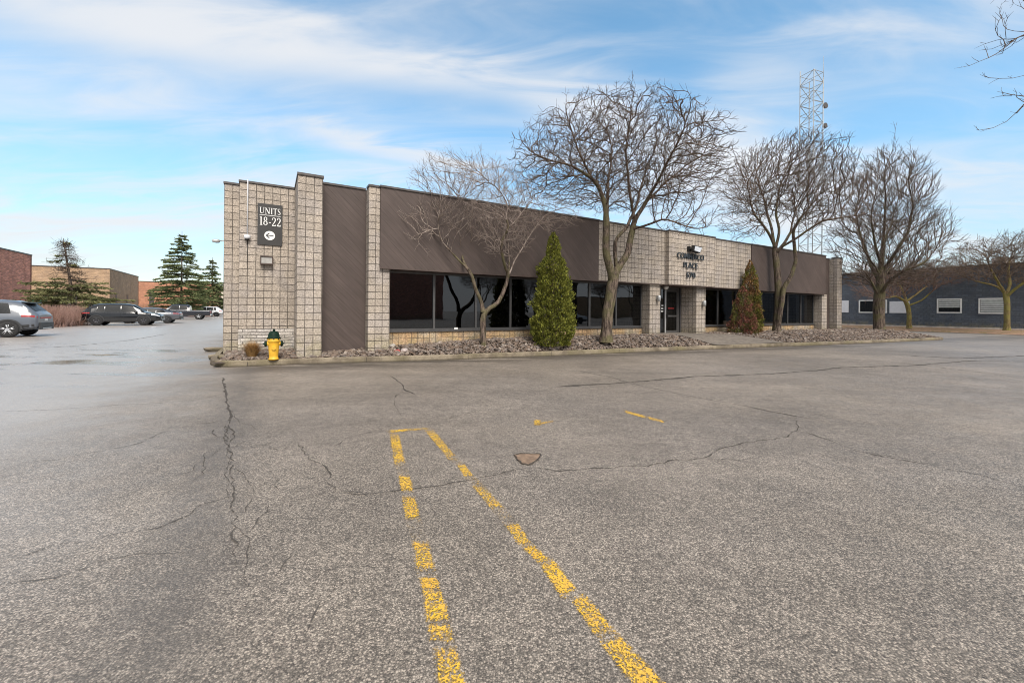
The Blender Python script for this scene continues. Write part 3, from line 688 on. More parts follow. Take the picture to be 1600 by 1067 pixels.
m = MB(); m.box(E_S - .27, E_S - .02, 12.58, DEEP, -.05, RT - .1, (E_S, 12.5, -.07)); m.box(L0 + .25, E_S - .27, DEEP - .25, DEEP - .002, -.05, RT - .1, (0, 0, -.07)); bpart(m, 'rear_wall', M['block'])
C0, C1, CM = 10.93, 21.28, (14.77, 18.0)
G = 12.65                     # glazing plane
# fascias
def fascia(s0, s1, P0, name, mt):
    m = MB(); m.box(s0, s1, P0, 12.72, FB, RT, (s0 - .012, P0, FB - .0)); return bpart(m, name, mt)
fascia(Q1 - .30, C0, 12.10, 'siding_fascia', M['siding'])
fascia(C0 + .001, CM[0], 12.14, 'block_fascia', M['block'])
fascia(CM[0] + .001, CM[1], 11.95, 'block_fascia', M['block'])
fascia(CM[1] + .001, C1, 12.145, 'block_fascia', M['block'])
fascia(C1 + .001, 29.2, 12.10, 'siding_fascia', M['siding'])
# trim angle below the fascias
m = MB(); m.box(Q1 - .31, CM[0] - .001, 12.085, 12.13, FB - .035, FB - .001); m.box(CM[0], CM[1], 11.935, 11.99, FB - .035, FB - .001); m.box(CM[1] + .001, 29.21, 12.085, 12.13, FB - .035, FB - .001)
bpart(m, 'fascia_trim', M['brownpaint'])
m = MB(); m.box(Q1 + .005, 13.85, 12.135, 12.9, FB - .030, FB - .004); m.box(17.7, 28.9, 12.135, 12.9, FB - .030, FB - .004); m.box(14.54, 16.96, 12.0, 13.2, FB - .032, FB - .005); bpart(m, 'soffit', M['brownpaint'])
# lower columns
for a, b_, dp in ((13.88, 14.525, 13.3), (16.985, 17.655, 13.2), (28.94, 29.58, 13.0)):
    m = MB(); m.box(a, b_, 12.19, dp, -.05, FB - .036, (a - .012, 12.19, -.07)); bpart(m, 'entrance_column' if a < 20 else 'block_pillar', M['block'])
m = MB(); m.box(29.58, 30.85, 12.6, 12.95, -.05, RT - .02, (29.58, 12.6, 0)); bpart(m, 'brown_panel', M['siding'])
m = MB(); m.box(30.85, E_S, 12.16, 12.96, -.05, RT + .02, (30.85 - .01, 12.16, -.07)); bpart(m, 'block_pillar', M['block'])
# low walls under the windows
m = MB(); m.box(Q1, 13.88, 12.62, 12.85, -.05, SILL - .05, (Q1, 12.62, -.045)); bpart(m, 'sill_wall', M['block_low'])
m = MB(); m.box(17.655, 28.94, 12.62, 12.85, -.05, SILL - .05, (17.655, 12.62, -.045)); bpart(m, 'sill_wall', M['block_low'])
# caps
def capb(m, s0, s1, P0, z, th=.055, back=None): m.box(s0 - .02, s1 + .02, P0 - .03, back or P0 + .32, z, z + th)
m = MB()
capb(m, L0, L1 - .02, 14.1, RT + .001); capb(m, L1, L2 - .04, 13.7, RT + .004); capb(m, L2, A1, 12.19, RT + .022, .06, 13.9); capb(m, A1 + .04, Q0 - .04, 12.6, RT - .018)
capb(m, Q0, Q1 - .35, 12.19, RT + .002); capb(m, Q1 - .30, C0 - .02, 12.10, RT + .003); capb(m, C0 + .02, CM[0] - .04, 12.14, RT + .001); capb(m, CM[0], CM[1], 11.95, RT + .004)
capb(m, CM[1] + .04, C1 - .02, 12.145, RT + .001); capb(m, C1 + .02, 29.17, 12.10, RT + .003); capb(m, 29.25, 30.81, 12.6, RT - .018); capb(m, 30.85, E_S, 12.16, RT + .022)
m.box(L0 - .03, L0 + .28, 14.44, DEEP, RT - .098, RT - .05); m.box(E_S - .29, E_S + .01, 12.99, DEEP, RT - .098, RT - .05)
bpart(m, 'cap_flashing', M['cap'])
m = MB(); m.box(L2 + .05, E_S - .28, 13.96, DEEP - .26, RT - .55, RT - .35); m.box(L0 + .26, L2 + .049, 14.41, DEEP - .26, RT - .55, RT - .35); m.box(Q1, E_S - .28, 12.97, 13.959, RT - .55, RT - .35); bpart(m, 'roof', M['roof'])
m = MB(); m.box(Q1 + .01, E_S - .28, 17.5, 17.6, 0.02, RT - .56); m.box(2.9, 2.98, 12.97, 17.5, 0.02, RT - .56); bpart(m, 'inner_wall', M['interior'])
m = MB(); m.box(2.98, E_S - .28, 12.96, 17.5, 0.03, 0.34); m.box(2.98, E_S - .28, 12.93, 17.5, FB + .05, FB + .1); bpart(m, 'inner_floor', M['interior'])
# windows
def bank(edges, doubles=()):
    for i in range(len(edges) - 1):
        a, b_ = edges[i], edges[i + 1]
        m = MB(); fw = .035
        lw = .055 if a in doubles else fw
        m.box(a + .002, a + lw, G - .03, G + .05, SILL, FB - .034); m.box(b_ - fw, b_ - .002, G - .03, G + .05, SILL, FB - .034)
        m.box(a + lw, b_ - fw, G - .028, G + .05, SILL, SILL + .05); m.box(a + lw, b_ - fw, G - .028, G + .05, FB - .085, FB - .036)
        f = bpart(m, 'window', M['alu'])
        m = MB(); m.quad([(a + lw, G + .01, SILL + .04), (b_ - fw, G + .01, SILL + .04), (b_ - fw, G + .01, FB - .08), (a + lw, G + .01, FB - .08)])
        bpart(m, 'pane', M['glass'], f)
bank([Q1 + .01, 4.49, 5.96, 7.31, 8.76, 9.85, 10.93, 12.38, 13.87], (10.93,))
bank([17.665, 19.28, 20.8, 21.9, 23.2, 24.55, 25.9, 27.4, 28.93], (25.9,))
m = MB(); m.box(Q1 + .004, 13.876, 12.57, 12.66, SILL - .048, SILL - .003); m.box(17.66, 28.935, 12.57, 12.66, SILL - .048, SILL - .003); bpart(m, 'window_sill', M['alu'])
# vertical blinds and a desk edge in the far windows
for k in range(9):
    s = 27.55 + k * .15
    m = MB(); m.box(s, s + .11, 12.95, 12.955, SILL, FB); bpart(m, 'blind_slat', simple('blind', (0.42, 0.43, 0.42), 0.7))
m = MB(); sc0, scz = sx(713, 12.6), SILL + .035; m.box(sc0 - .06, sc0 + .06, 12.612, 12.616, SILL + .005, SILL + .07); tag(bpart(m, 'card', M['white']), 'small white card on the window sill')
# door recess at P 13.05
DP = 13.05
m = MB(); m.box(14.53, 15.50, DP - .04, DP + .2, -.05, FB - .04, (14.53, DP, -.07)); bpart(m, 'recess_wall', M['block'])
dz0, dz1 = 0.36, FB - .04
door = bpart(MB().box(15.86, 15.94, DP - .03, DP + .03, dz0, dz1 - .1), 'door', M['silver'])
m = MB(); m.box(16.68, 16.76, DP - .03, DP + .03, dz0, dz1 - .1); m.box(15.94, 16.68, DP - .03, DP + .03, dz0, dz0 + .22); m.box(15.94, 16.68, DP - .03, DP + .03, dz1 - .2, dz1 - .1); m.box(15.94, 16.68, DP - .03, DP + .03, dz0 + .86, dz0 + .94)
bpart(m, 'door_rail', M['alu'], door)
m = MB(); m.quad([(15.94, DP, dz0 + .2), (16.68, DP, dz0 + .2), (16.68, DP, dz1 - .2), (15.94, DP, dz1 - .2)]); bpart(m, 'pane', M['glass'], door)
m = MB(); m.tube([(15.98, DP - .03, dz0 + .75), (15.98, DP - .09, dz0 + .78), (15.98, DP - .09, dz0 + 1.12), (15.98, DP - .03, dz0 + 1.15)], .014, 8); m.box(15.92, 16.03, DP - .05, DP - .031, dz0 + .82, dz0 + .98); bpart(m, 'handle', M['black'], door)
m = MB(); m.box(15.50, 15.56, DP - .035, DP + .05, dz0, dz1); m.box(15.80, 15.86, DP - .035, DP + .05, dz0, dz1); m.box(16.76, 16.84, DP - .035, DP + .05, dz0, dz1); m.box(16.92, 16.98, DP - .035, DP + .05, dz0, dz1)
m.box(15.56, 15.80, DP - .033, DP + .05, dz0, dz0 + .1); m.box(15.86, 16.76, DP - .033, DP + .05, dz1 - .08, dz1 - .002); m.box(15.56, 15.80, DP - .033, DP + .05, dz1 - .08, dz1 - .002)
df = bpart(m, 'door_frame', M['alu'])
m = MB(); m.quad([(15.56, DP + .005, dz0 + .1), (15.80, DP + .005, dz0 + .1), (15.80, DP + .005, dz1 - .08), (15.56, DP + .005, dz1 - .08)]); m.quad([(16.84, DP + .005, dz0), (16.92, DP + .005, dz0), (16.92, DP + .005, dz1), (16.84, DP + .005, dz1)]); bpart(m, 'pane', M['glass'], df)
m = MB(); m.box(16.10, 16.52, DP - .012, DP - .006, 1.60, 1.64); tag(bpart(m, 'notice', simple('red_notice', (0.45, 0.03, 0.03), 0.5), door), 'small red notice')
for k in range(3):
    m = MB(); m.box(15.60 + .02 * k, 15.76, DP - .008, DP - .002, 1.45 + k * .13, 1.51 + k * .13); tag(bpart(m, 'sticker', M['white'], df), 'white door sticker')

# things fixed on the building
def ftube(m, pts, r, n=8): m.tube(pts, r, n)
# UNITS sign
PS = 13.7
def wall_pt(x, y, P):
    s = sx(x, P); u = (x - CX) / F; zd = P / (cT - u * sT); r = ray(x, y); return s, H + r.z / r.y * zd
s0, zt = wall_pt(401, 317, PS - .03); s1, _ = wall_pt(440, 321.5, PS - .03); _, zb = wall_pt(401, 382, PS - .03)
sign = frame_empty('wall_sign', (s0 + s1) / 2, PS, zb, 'dark sign reading UNITS 18-22 above a left arrow, on the block wall', 'sign')
SO = ((s0 + s1) / 2, PS, zb)
M['signdark'] = simple('sign_panel', (0.035, 0.033, 0.032), 0.5, var=0.08)
M['signwhite'] = simple('sign_white', (0.78, 0.78, 0.76), 0.5, var=0.03)
MB().box(s0, s1, PS - .035, PS - .002, zb, zt).build('panel', M['signdark'], sign, SO, .004)
SW, SH = s1 - s0, zt - zb
def strokes(m, letters, x, z, h, w_, gap, y):
    """serif letters as thick and thin strokes; unit cell 0..1"""
    G_ = {'U': (.95, [([(.14, 1), (.14, .35), (.22, .1), (.42, 0.03), (.62, .08), (.74, .3), (.76, 1)], (.15, .15, .14, .08, .07, .07, .07)), ([(0, .985), (.32, .985)], .05), ([(.6, .985), (.92, .985)], .05)]),
          'N': (1.0, [([(.14, 0), (.14, .97)], .07), ([(.12, .97), (.80, .03)], .16), ([(.82, 0), (.82, 1)], .07), ([(0, .02), (.3, .02)], .05), ([(.0, .985), (.2, .985)], .05), ([(.66, .985), (.98, .985)], .05)]),
          'I': (.42, [([(.2, 0), (.2, 1)], .16), ([(.03, .02), (.37, .02)], .05), ([(.03, .985), (.37, .985)], .05)]),
          'T': (.8, [([(.38, 0), (.38, 1)], .15), ([(.0, .975), (.76, .975)], .07), ([(.2, .02), (.56, .02)], .05), ([(.02, .8), (.02, 1)], .05), ([(.74, .8), (.74, 1)], .05)]),
          'S': (.62, [([(.48, .78), (.45, .93), (.28, .985), (.1, .9), (.07, .74), (.2, .58), (.42, .44), (.5, .27), (.44, .1), (.26, .02), (.08, .08), (.04, .26)], (.06, .06, .07, .1, .12, .15, .16, .13, .1, .07, .06, .06))]),
          '1': (.5, [([(.24, 0), (.24, 1)], .15), ([(.06, .88), (.24, .99)], .06), ([(.06, .02), (.42, .02)], .05)]),
          '8': (.66, [([(.3, .53), (.12, .65), (.12, .87), (.3, .98), (.48, .87), (.48, .65), (.3, .53), (.1, .4), (.06, .18), (.3, .02), (.54, .18), (.5, .4), (.3, .53)], (.07, .12, .12, .06, .12, .12, .09, .13, .14, .06, .14, .13, .07))]),
          '2': (.64, [([(.08, .72), (.14, .93), (.32, .98), (.5, .86), (.5, .66), (.36, .42), (.06, .05)], (.1, .08, .07, .13, .15, .11, .06)), ([(.04, .05), (.56, .05)], .11), ([(.56, .05), (.58, .2)], .06)]),
          '-': (.42, [([(.06, .36), (.34, .36)], .09)])}
    tw_ = sum(G_[c_][0] + gap for c_ in letters) - gap - .04; w_ = w_ / tw_
    cx_ = x
    for ch in letters:
        adv, st = G_[ch]
        for pts, wd in st:
            wds = wd if isinstance(wd, tuple) else (wd,) * len(pts)
            L, Rr = [], []
            for i, (a, b_) in enumerate(pts):
                p0, p1 = pts[max(i - 1, 0)], pts[min(i + 1, len(pts) - 1)]
                dx, dz = p1[0] - p0[0], p1[1] - p0[1]; l = math.hypot(dx, dz) or 1
                nx, nz = -dz / l * wds[i] / 2, dx / l * wds[i] / 2
                L.append((a + nx, b_ + nz)); Rr.append((a - nx, b_ - nz))
            for i in range(len(pts) - 1):
                q = [L[i], L[i + 1], Rr[i + 1], Rr[i]]
                m.prism([(cx_ + a * w_, z + b_ * h) for a, b_ in q], y - .008, y - 0.0001 * (i % 5))
        cx_ += (adv + gap) * w_
    return cx_
ys = PS - .0355
m = MB(); strokes(m, 'UNITS', s0 + SW * .085, zb + SH * .755, SH * .150, SW * .84, .06, ys); m.box(s0 + SW * .08, s0 + SW * .92, ys - .006, ys, zb + SH * .715, zb + SH * .727)
m.build('lettering', M['signwhite'], sign, SO)
m = MB(); strokes(m, '18-22', s0 + SW * .075, zb + SH * .475, SH * .205, SW * .86, .05, ys); m.build('lettering', M['signwhite'], sign, SO)
m = MB(); cxs, czs, rr_ = s0 + SW * .49, zb + SH * .235, SW * .215
m.prism([(cxs + rr_ * math.cos(a / 28 * 2 * math.pi), czs + rr_ * .98 * math.sin(a / 28 * 2 * math.pi)) for a in range(28)], ys - .004, ys); m.build('arrow_disc', M['signwhite'], sign, SO)
m = MB(); k = rr_; t_ = .14 * k
m.prism([(cxs - .6 * k, czs - t_ / 2), (cxs + .72 * k, czs - t_ / 2), (cxs + .72 * k, czs + t_ / 2), (cxs - .6 * k, czs + t_ / 2)], ys - .009, ys - .0045)
m.prism([(cxs - .78 * k, czs), (cxs - .1 * k, czs + .62 * k), (cxs - .02 * k, czs + .45 * k), (cxs - .5 * k, czs)], ys - .0085, ys - .0045); m.prism([(cxs - .78 * k, czs), (cxs - .5 * k, czs), (cxs - .02 * k, czs - .45 * k), (cxs - .1 * k, czs - .62 * k)], ys - .0085, ys - .0045)
m.build('arrow', M['signdark'], sign, SO)
# wall pack lamp below the sign
a0, zt2 = wall_pt(406, 400, PS); a1, _ = wall_pt(426, 400, PS); _, zb2 = wall_pt(406, 413.5, PS)
lp = frame_empty('wall_lamp', (a0 + a1) / 2, PS, zb2, 'brown box wall lamp with a frosted face below the UNITS sign', 'wall lamp'); LO = ((a0 + a1) / 2, PS, zb2)
m = MB(); zc = zb2; m.prism([(0, 0)] * 3, 0, 0) if 0 else None
m.box(a0, a1, PS - .16, PS - .002, zt2 - .035, zt2); m.box(a0, a1, PS - .15, PS - .003, zb2, zb2 + .03); m.box(a0, a0 + .025, PS - .15, PS - .003, zb2 + .03, zt2 - .035); m.box(a1 - .025, a1, PS - .15, PS - .003, zb2 + .03, zt2 - .035)
m.box(a0 + .025, a1 - .025, PS - .05, PS - .003, zb2 + .03, zt2 - .035)
m.build('housing', M['brownpaint'], lp, LO, .004)
m = MB(); m.box(a0 + .026, a1 - .026, PS - .14, PS - .051, zb2 + .032, zt2 - .037); m.build('lens', M['lens_frost'], lp, LO, .006)
# camera with conduit
c0, zc0 = wall_pt(385.5, 284, PS); _, zc1 = wall_pt(385, 371, PS)
cm_ = frame_empty('security_camera', c0, PS, zc1 - .1, 'small pale dome camera at the end of a thin white conduit beside the UNITS sign', 'camera'); CO = (c0, PS, zc1 - .1)
m = MB(); m.tube([(c0, PS - .03, zc1), (c0, PS - .03, RT + .02), (c0, PS - .03, RT + .08), (c0, PS + .05, RT + .10)], .016, 8); m.build('conduit', M['offwhite'], cm_, CO)
m = MB(); m.tube([(c0, PS - .012, zc1 - .05), (c0 + .003, PS - .012, zc1 - .85)], .007, 5); m.build('dark_line', M['black'], cm_, CO)  # thin dark line down the wall below the camera
m = MB(); m.lathe([(.02, .06), (.075, .05), (.08, .0), (.075, -.03), (.06, -.05), (.02, -.06)], 16, (c0, PS - .08, zc1)); m.box(c0 - .05, c0 + .05, PS - .05, PS - .002, zc1 - .05, zc1 + .05); m.build('housing', M['offwhite'], cm_, CO)
m = MB(); m.lathe([(.055, -.052), (.05, -.08), (.025, -.10)], 16, (c0, PS - .08, zc1)); m.build('dome', M['black'], cm_, CO)
# lamp on a short arm on the side wall
sa = gnd(337, 377, 0); a_ = frame_empty('arm_lamp', L0, 15.2, 3.4, 'small lamp on a short arm sticking out from the left side of the block building', 'wall lamp')
zl = wall_pt(337, 378, 15.4)[1]
sl = sx(337, 15.2)
AO = (L0, 15.2, 3.4)
m = MB(); m.tube([(L0 - .002, 15.2, zl - .02), (L0 - .06, 15.2, zl + .02), (sl + .05, 15.2, zl + .02)], .018, 8); m.build('arm', M['galv'], a_, AO)
m = MB(); m.lathe([(.02, -.11), (.045, -.09), (.06, 0), (.05, .07), (.03, .09)], 14, (sl, 15.2, zl), 'x'); m.build('head', M['galv'], a_, AO)
# sconces
for (x, y, lab) in ((1026, 466, 'small grey wall light on the block column left of the door'), (1097, 474, 'small grey wall light on the block column right of the door')):
    s, z = wall_pt(x, y, 12.19); o = frame_empty('wall_light', s, 12.19, z - .12, lab, 'wall light', 'pair of lights beside the door'); O = (s, 12.19, z - .12)
    m = MB(); m.box(s - .05, s + .05, 12.15, 12.188, z - .07, z + .07); m.build('back_plate', M['galv'], o, O, .004)
    m = MB(); m.lathe([(.05, -.13), (.075, -.12), (.075, .10), (.06, .12)], 16, (s, 12.075, z)); m.build('shade', M['galv'], o, O)
s, z = wall_pt(1040.5, 452, 12.6); o = frame_empty('ceiling_light', s, 12.6, FB - .06, 'round white light under the soffit over the door', 'light')
m = MB(); m.lathe([(.10, FB - .037), (.11, FB - .07), (.09, FB - .14), (.04, FB - .18)], 16, (s, 12.6, 0)); m.build('globe', simple('globe', (.8, .8, .78), .3), o, (s, 12.6, FB - .06))
# floodlight over the letters
PF = 11.95
s, z = wall_pt(1079.5, 391, PF); o = frame_empty('floodlight', s, PF, z - .15, 'dark square floodlight above the COMMERCO letters', 'floodlight'); O = (s, PF, z - .15)
m = MB(); m.box(s - .30, s - .18, PF - .10, PF - .002, z - .10, z + .14); m.tube([(s - .24, PF - .05, z), (s - .24, PF - .28, z + .02)], .03, 8); m.build('bracket', M['black'], o, O)
m = MB(); m.prism([(s - .2, z + .17), (s - .26, z - .10), (s + .2, z - .16), (s + .36, z + .12)], PF - .30, PF - .14); m.build('housing', M['black'], o, O, .01)
m = MB(); m.prism([(s - .16, z + .13), (s - .21, z - .07), (s + .18, z - .12), (s + .31, z + .09)], PF - .312, PF - .302); m.build('lens', M['lamp_lens'], o, O)
# raised letters
def word(txt, xc, yt, yb, x0, x1, name_label, y_off=.03, material=None):
    sa_, za = wall_pt(x0, yt, PF); sb_, _ = wall_pt(x1, yt, PF); sm_, zt_ = wall_pt(xc, yt, PF); _, zb_ = wall_pt(xc, yb, PF)
    cu = bpy.data.curves.new('t', 'FONT'); cu.body = txt; cu.size = 1; cu.extrude = .02; cu.offset = .004
    to = bpy.data.objects.new('t', cu); col.objects.link(to); bpy.context.view_layer.update()
    me = bpy.data.meshes.new_from_object(to.evaluated_get(bpy.context.evaluated_depsgraph_get())); bpy.data.objects.remove(to)
    xs = [v.co.x for v in me.vertices]; ys_ = [v.co.y for v in me.vertices]; x_0, x_1, y_0, y_1 = min(xs), max(xs), min(ys_), max(ys_)
    mb = MB()
    for v in me.vertices:
        mb.v.append((sa_ + (v.co.x - x_0) / (x_1 - x_0) * (sb_ - sa_), PF - y_off - .02 - v.co.z, zb_ + (v.co.y - y_0) / (y_1 - y_0) * (zt_ - zb_)))
    for p in me.polygons: mb.face(tuple(p.vertices))
    bpy.data.meshes.remove(me); return mb, ((sa_ + sb_) / 2, PF, zb_)
M['letter'] = simple('dark_letters', (0.035, 0.045, 0.055), 0.5)
_, O0 = word('570', 1077.5, 426.5, 434.5, 1070.5, 1084.5, '')
o = frame_empty('raised_lettering', *O0, 'raised dark letters reading COMMERCO PLACE 570 on the block fascia over the door', 'lettering')
for t_, xc, yt, yb, x0, x1 in (('COMMERCO', 1076.5, 396.5, 405.3, 1056, 1097.5), ('PLACE', 1077, 410.5, 419.5, 1066, 1088), ('570', 1077.5, 426, 434.3, 1070.5, 1084.5)):
    mb, _ = word(t_, xc, yt, yb, x0, x1, ''); mb.build('letters', M['letter'], o, O0)
s_a, z_a = wall_pt(1063, 386, PF); s_b, z_b = wall_pt(1092, 438, PF)

# ------------------------------------------------------------------ hydrant and grass by the kerb
def lathe_obj(m, prof, n=24, o=(0, 0, 0), axis='z'): m.lathe(prof, n, o, axis)
hp_ = gnd(427.5, 560.5, 0.17)
hyd = empty('fire_hydrant', (hp_.x, hp_.y, 0.15), RZ, 'yellow fire hydrant with a dark green top at the corner of the bed', 'hydrant')
M['hyd_y'] = simple('hydrant_yellow', (0.75, 0.42, 0.035), 0.45, var=0.12, scale=9, bump=.15)
M['hyd_g'] = simple('hydrant_green', (0.004, 0.020, 0.011), 0.65, var=0.2, scale=9, spec=.2)
m = MB(); m.lathe([(.115, .0), (.115, .03), (.098, .045), (.102, .1), (.118, .3), (.128, .48), (.14, .5), (.14, .529)], 24); m.build('barrel', M['hyd_y'], hyd)
m = MB(); m.lathe([(.145, .53), (.15, .545), (.145, .565), (.128, .57), (.125, .62), (.105, .675), (.07, .705), (.03, .715)], 24); m.lathe([(.03, .715), (.028, .76), (.018, .765)], 5); m.build('bonnet', M['hyd_g'], hyd)
for sgn in (-1, 1):
    m = MB(); m.lathe([(.055, .08 * sgn), (.055, .15 * sgn)], 14, (0, 0, .40), 'x'); nz = m.build('nozzle', M['hyd_y'], hyd)
    m = MB(); m.lathe([(.07, .15 * sgn), (.07, .19 * sgn), (.05, .205 * sgn)], 8, (0, 0, .40), 'x'); m.lathe([(.02, .205 * sgn), (.018, .235 * sgn)], 5, (0, 0, .40), 'x'); m.build('nozzle_cap', M['hyd_g'], nz)
for k in range(8):
    a = k / 8 * 6.283; m = MB(); m.lathe([(.012, .51), (.012, .55)], 6, (.142 * math.cos(a), .142 * math.sin(a), 0)); m.build('bolt', M['hyd_g'], hyd)
m = MB(); m.lathe([(.135, .44), (.14, .46), (.14, .50), (.12, .52)], 24); m.lathe([(.05, -.10), (.05, -.145)], 12, (0, 0, .30), 'y'); m.build('body_ring', M['hyd_y'], hyd)
gp = gnd(394, 556, 0.22)
gm = MB()
for k in range(800):
    a = rnd.uniform(0, 6.28); lean = rnd.uniform(0.05, .9) ; h_ = rnd.uniform(.26, .46); r0 = rnd.uniform(0, .09)
    d = Vector((math.cos(a), math.sin(a), 0)); p0 = d * r0; p1 = p0 + d * lean * .18 + Vector((0, 0, h_ * .65)); p2 = p1 + d * lean * .2 + Vector((rnd.uniform(-.03, .03), 0, h_ * (.42 - .35 * lean)))
    sd_ = Vector((-d.y, d.x, 0)) * .0035; b = len(gm.v); gm.v += [tuple(p0 - sd_), tuple(p0 + sd_), tuple(p1 - sd_), tuple(p1 + sd_), tuple(p2)]
    gm.face((b, b + 1, b + 3, b + 2)); gm.face((b + 2, b + 3, b + 4))
o = gm.build('ornamental_grass', simple('dry_grass', (0.34, 0.20, 0.075), 0.8, var=.35, scale=20)); o.location = (gp.x, gp.y, bedZ(*toSP(gp)) if kerbP(toSP(gp)[0]) else .2); tag(o, 'dry tan grass clump on the stones left of the hydrant', 'grass clump')
# loose concrete slabs at the corner by the lane
for (x, y, z, r, rz, lab) in ((343, 546.5, 0.05, (.42, .16, .07), .35, 'flat brown concrete slab lying by the far left corner of the block wall'), (345, 557.5, 0.10, (.30, .16, .09), -.2, 'mossy broken concrete lump at the rounded kerb end')):
    p = gnd(x, y, z); m = MB(); vs_ = [(v[0] * r[0] * (1 + .15 * mnoise.noise(Vector(v) * 2)), v[1] * r[1], v[2] * r[2] * (1 + .2 * mnoise.noise(Vector(v) * 2.2))) for v in [[max(-.75, min(.75, c)) / .75 for c in q] for q in IV2]]
    m.add(vs_, [tuple(f) for f in IF2]); o = m.build('concrete_lump', M['kerb']); o.location = (p.x, p.y, r[2] * .8); o.rotation_euler = (0, .06, rz); tag(o, lab, 'concrete lump')

# ------------------------------------------------------------------ bare trees
def bark(name, c1, c2, moss=None):
    t = NT(name); ob = t.obj(); v = t.map(ob, (9, 9, 1.6)); n_ = t.noise(v, 2.0, 6, 0.65, 0.5)
    c = t.mix(t.rng(n_, 0.40, 0.60), c1, c2)
    if moss: c = t.mix(t.math('MULTIPLY', t.rng(t.noise(ob, 2.2, 4), 0.42, 0.62), 0.75), c, moss)
    f = t.rng(t.noise(ob, 40, 3), 0.3, 0.7, 0.8, 1.2); c = t.mix(1.0, c, t.n('ShaderNodeCombineXYZ', {0: f, 1: f, 2: f}).outputs[0], 'MULTIPLY')
    return t.fin(c, 0.92, t.bump(n_, 0.8, 0.02), 0.15)
M['bark'] = bark('grey_brown_bark', (0.045, 0.034, 0.028), (0.165, 0.125, 0.10), (0.12, 0.11, 0.055))
M['twig'] = bark('twig_bark', (0.070, 0.050, 0.038), (0.165, 0.12, 0.09))
M['bark_moss'] = bark('mossy_bark', (0.11, 0.08, 0.035), (0.22, 0.17, 0.08), (0.20, 0.18, 0.05))
M['twig_red'] = bark('reddish_twigs', (0.12, 0.075, 0.06), (0.22, 0.15, 0.12))
M['twig_pale'] = bark('pale_twigs', (0.20, 0.155, 0.13), (0.36, 0.30, 0.26))
M['bark_dark'] = bark('dark_bark', (0.060, 0.046, 0.036), (0.165, 0.125, 0.098))

def colonize(limbs, ells, n_attr, seed, step=.2, infl=1.6, kill=.32, wig=.35, up=0.0, maxit=90, out_b=.65):
    r_ = np.random.RandomState(seed); nodes, par = [], []
    ends = {}
    def add(p, q): nodes.append(np.array(p, float)); par.append(q); return len(nodes) - 1
    def sub(limb, start):
        q = start
        pts = [np.array(p, float) for p in limb]
        last = nodes[q] if q is not None else None
        if q is None: q = add(pts[0], -1); last = nodes[q]; pts = pts[1:]
        for p in pts:
            L = np.linalg.norm(p - last); k = max(1, int(L / (step * 1.3)))
            for i in range(1, k + 1):
                t_ = i / k; pp = last * (1 - t_) + p * t_
                if i < k: pp = pp + r_.uniform(-.035, .035, 3)
                q = add(pp, q)
            last = p
        return q
    for i, l in enumerate(limbs):
        if i == 0: sub(l, None)
        else:
            arr = np.array(nodes); d = np.linalg.norm(arr - np.array(l[0]), axis=1); sub(l[1:], int(d.argmin()))
    root_c = np.array(limbs[0][-1], float) - np.array([0, 0, .8]); root_c[2] = min(root_c[2], limbs[0][0][2] + 3.2)
    A = []
    vols = [e[1][0] * e[1][1] * e[1][2] for e in ells]; tot_ = sum(vols)
    for (c, rad), v in zip(ells, vols):
        k = int(n_attr * v / tot_); u = r_.normal(size=(k, 3)); u /= np.linalg.norm(u, axis=1)[:, None]; u *= (r_.uniform(0, 1, (k, 1)) ** (1 / 2.6))
        A.append(u * np.array(rad) + np.array(c))
    A = np.concatenate(A)
    N = np.array(nodes)
    dmin = np.full(len(A), 1e9); idx = np.zeros(len(A), int)
    def upd(new, base):
        nonlocal dmin, idx
        for s0_ in range(0, len(new), 400):
            ch = new[s0_:s0_ + 400]; d = np.linalg.norm(A[:, None] - ch[None], axis=2); j = d.argmin(1); dd = d[np.arange(len(A)), j]
            better = dd < dmin; dmin = np.where(better, dd, dmin); idx = np.where(better, j + base + s0_, idx)
    upd(N, 0); alive = np.ones(len(A), bool)
    used = {}
    for it in range(maxit):
        act = alive & (dmin < infl * (3 if it < 12 else 1))
        if not act.any(): break
        ids = idx[act]; dirs = A[act] - np.array(nodes)[ids]; dirs /= (np.linalg.norm(dirs, axis=1)[:, None] + 1e-9)
        uniq = np.unique(ids); new = []; nb = len(nodes)
        for u in uniq:
            d = dirs[ids == u].sum(0)
            q = par[u]
            if q >= 0:
                pd = nodes[u] - nodes[q]; pd /= (np.linalg.norm(pd) + 1e-9); d = d / (np.linalg.norm(d) + 1e-9) + pd * .55
                ow = nodes[u] - root_c; ow /= (np.linalg.norm(ow) + 1e-9); d = d + ow * out_b
            d = d / (np.linalg.norm(d) + 1e-9) + r_.normal(size=3) * wig; d[2] += up; d /= np.linalg.norm(d)
            c = used.get(u, 0)
            if c > 3: continue
            used[u] = c + 1
            new.append(nodes[u] + d * step); par.append(int(u)); nodes.append(new[-1])
        if not new: 
            break
        upd(np.array(new), nb); alive &= dmin > kill
    return nodes, par
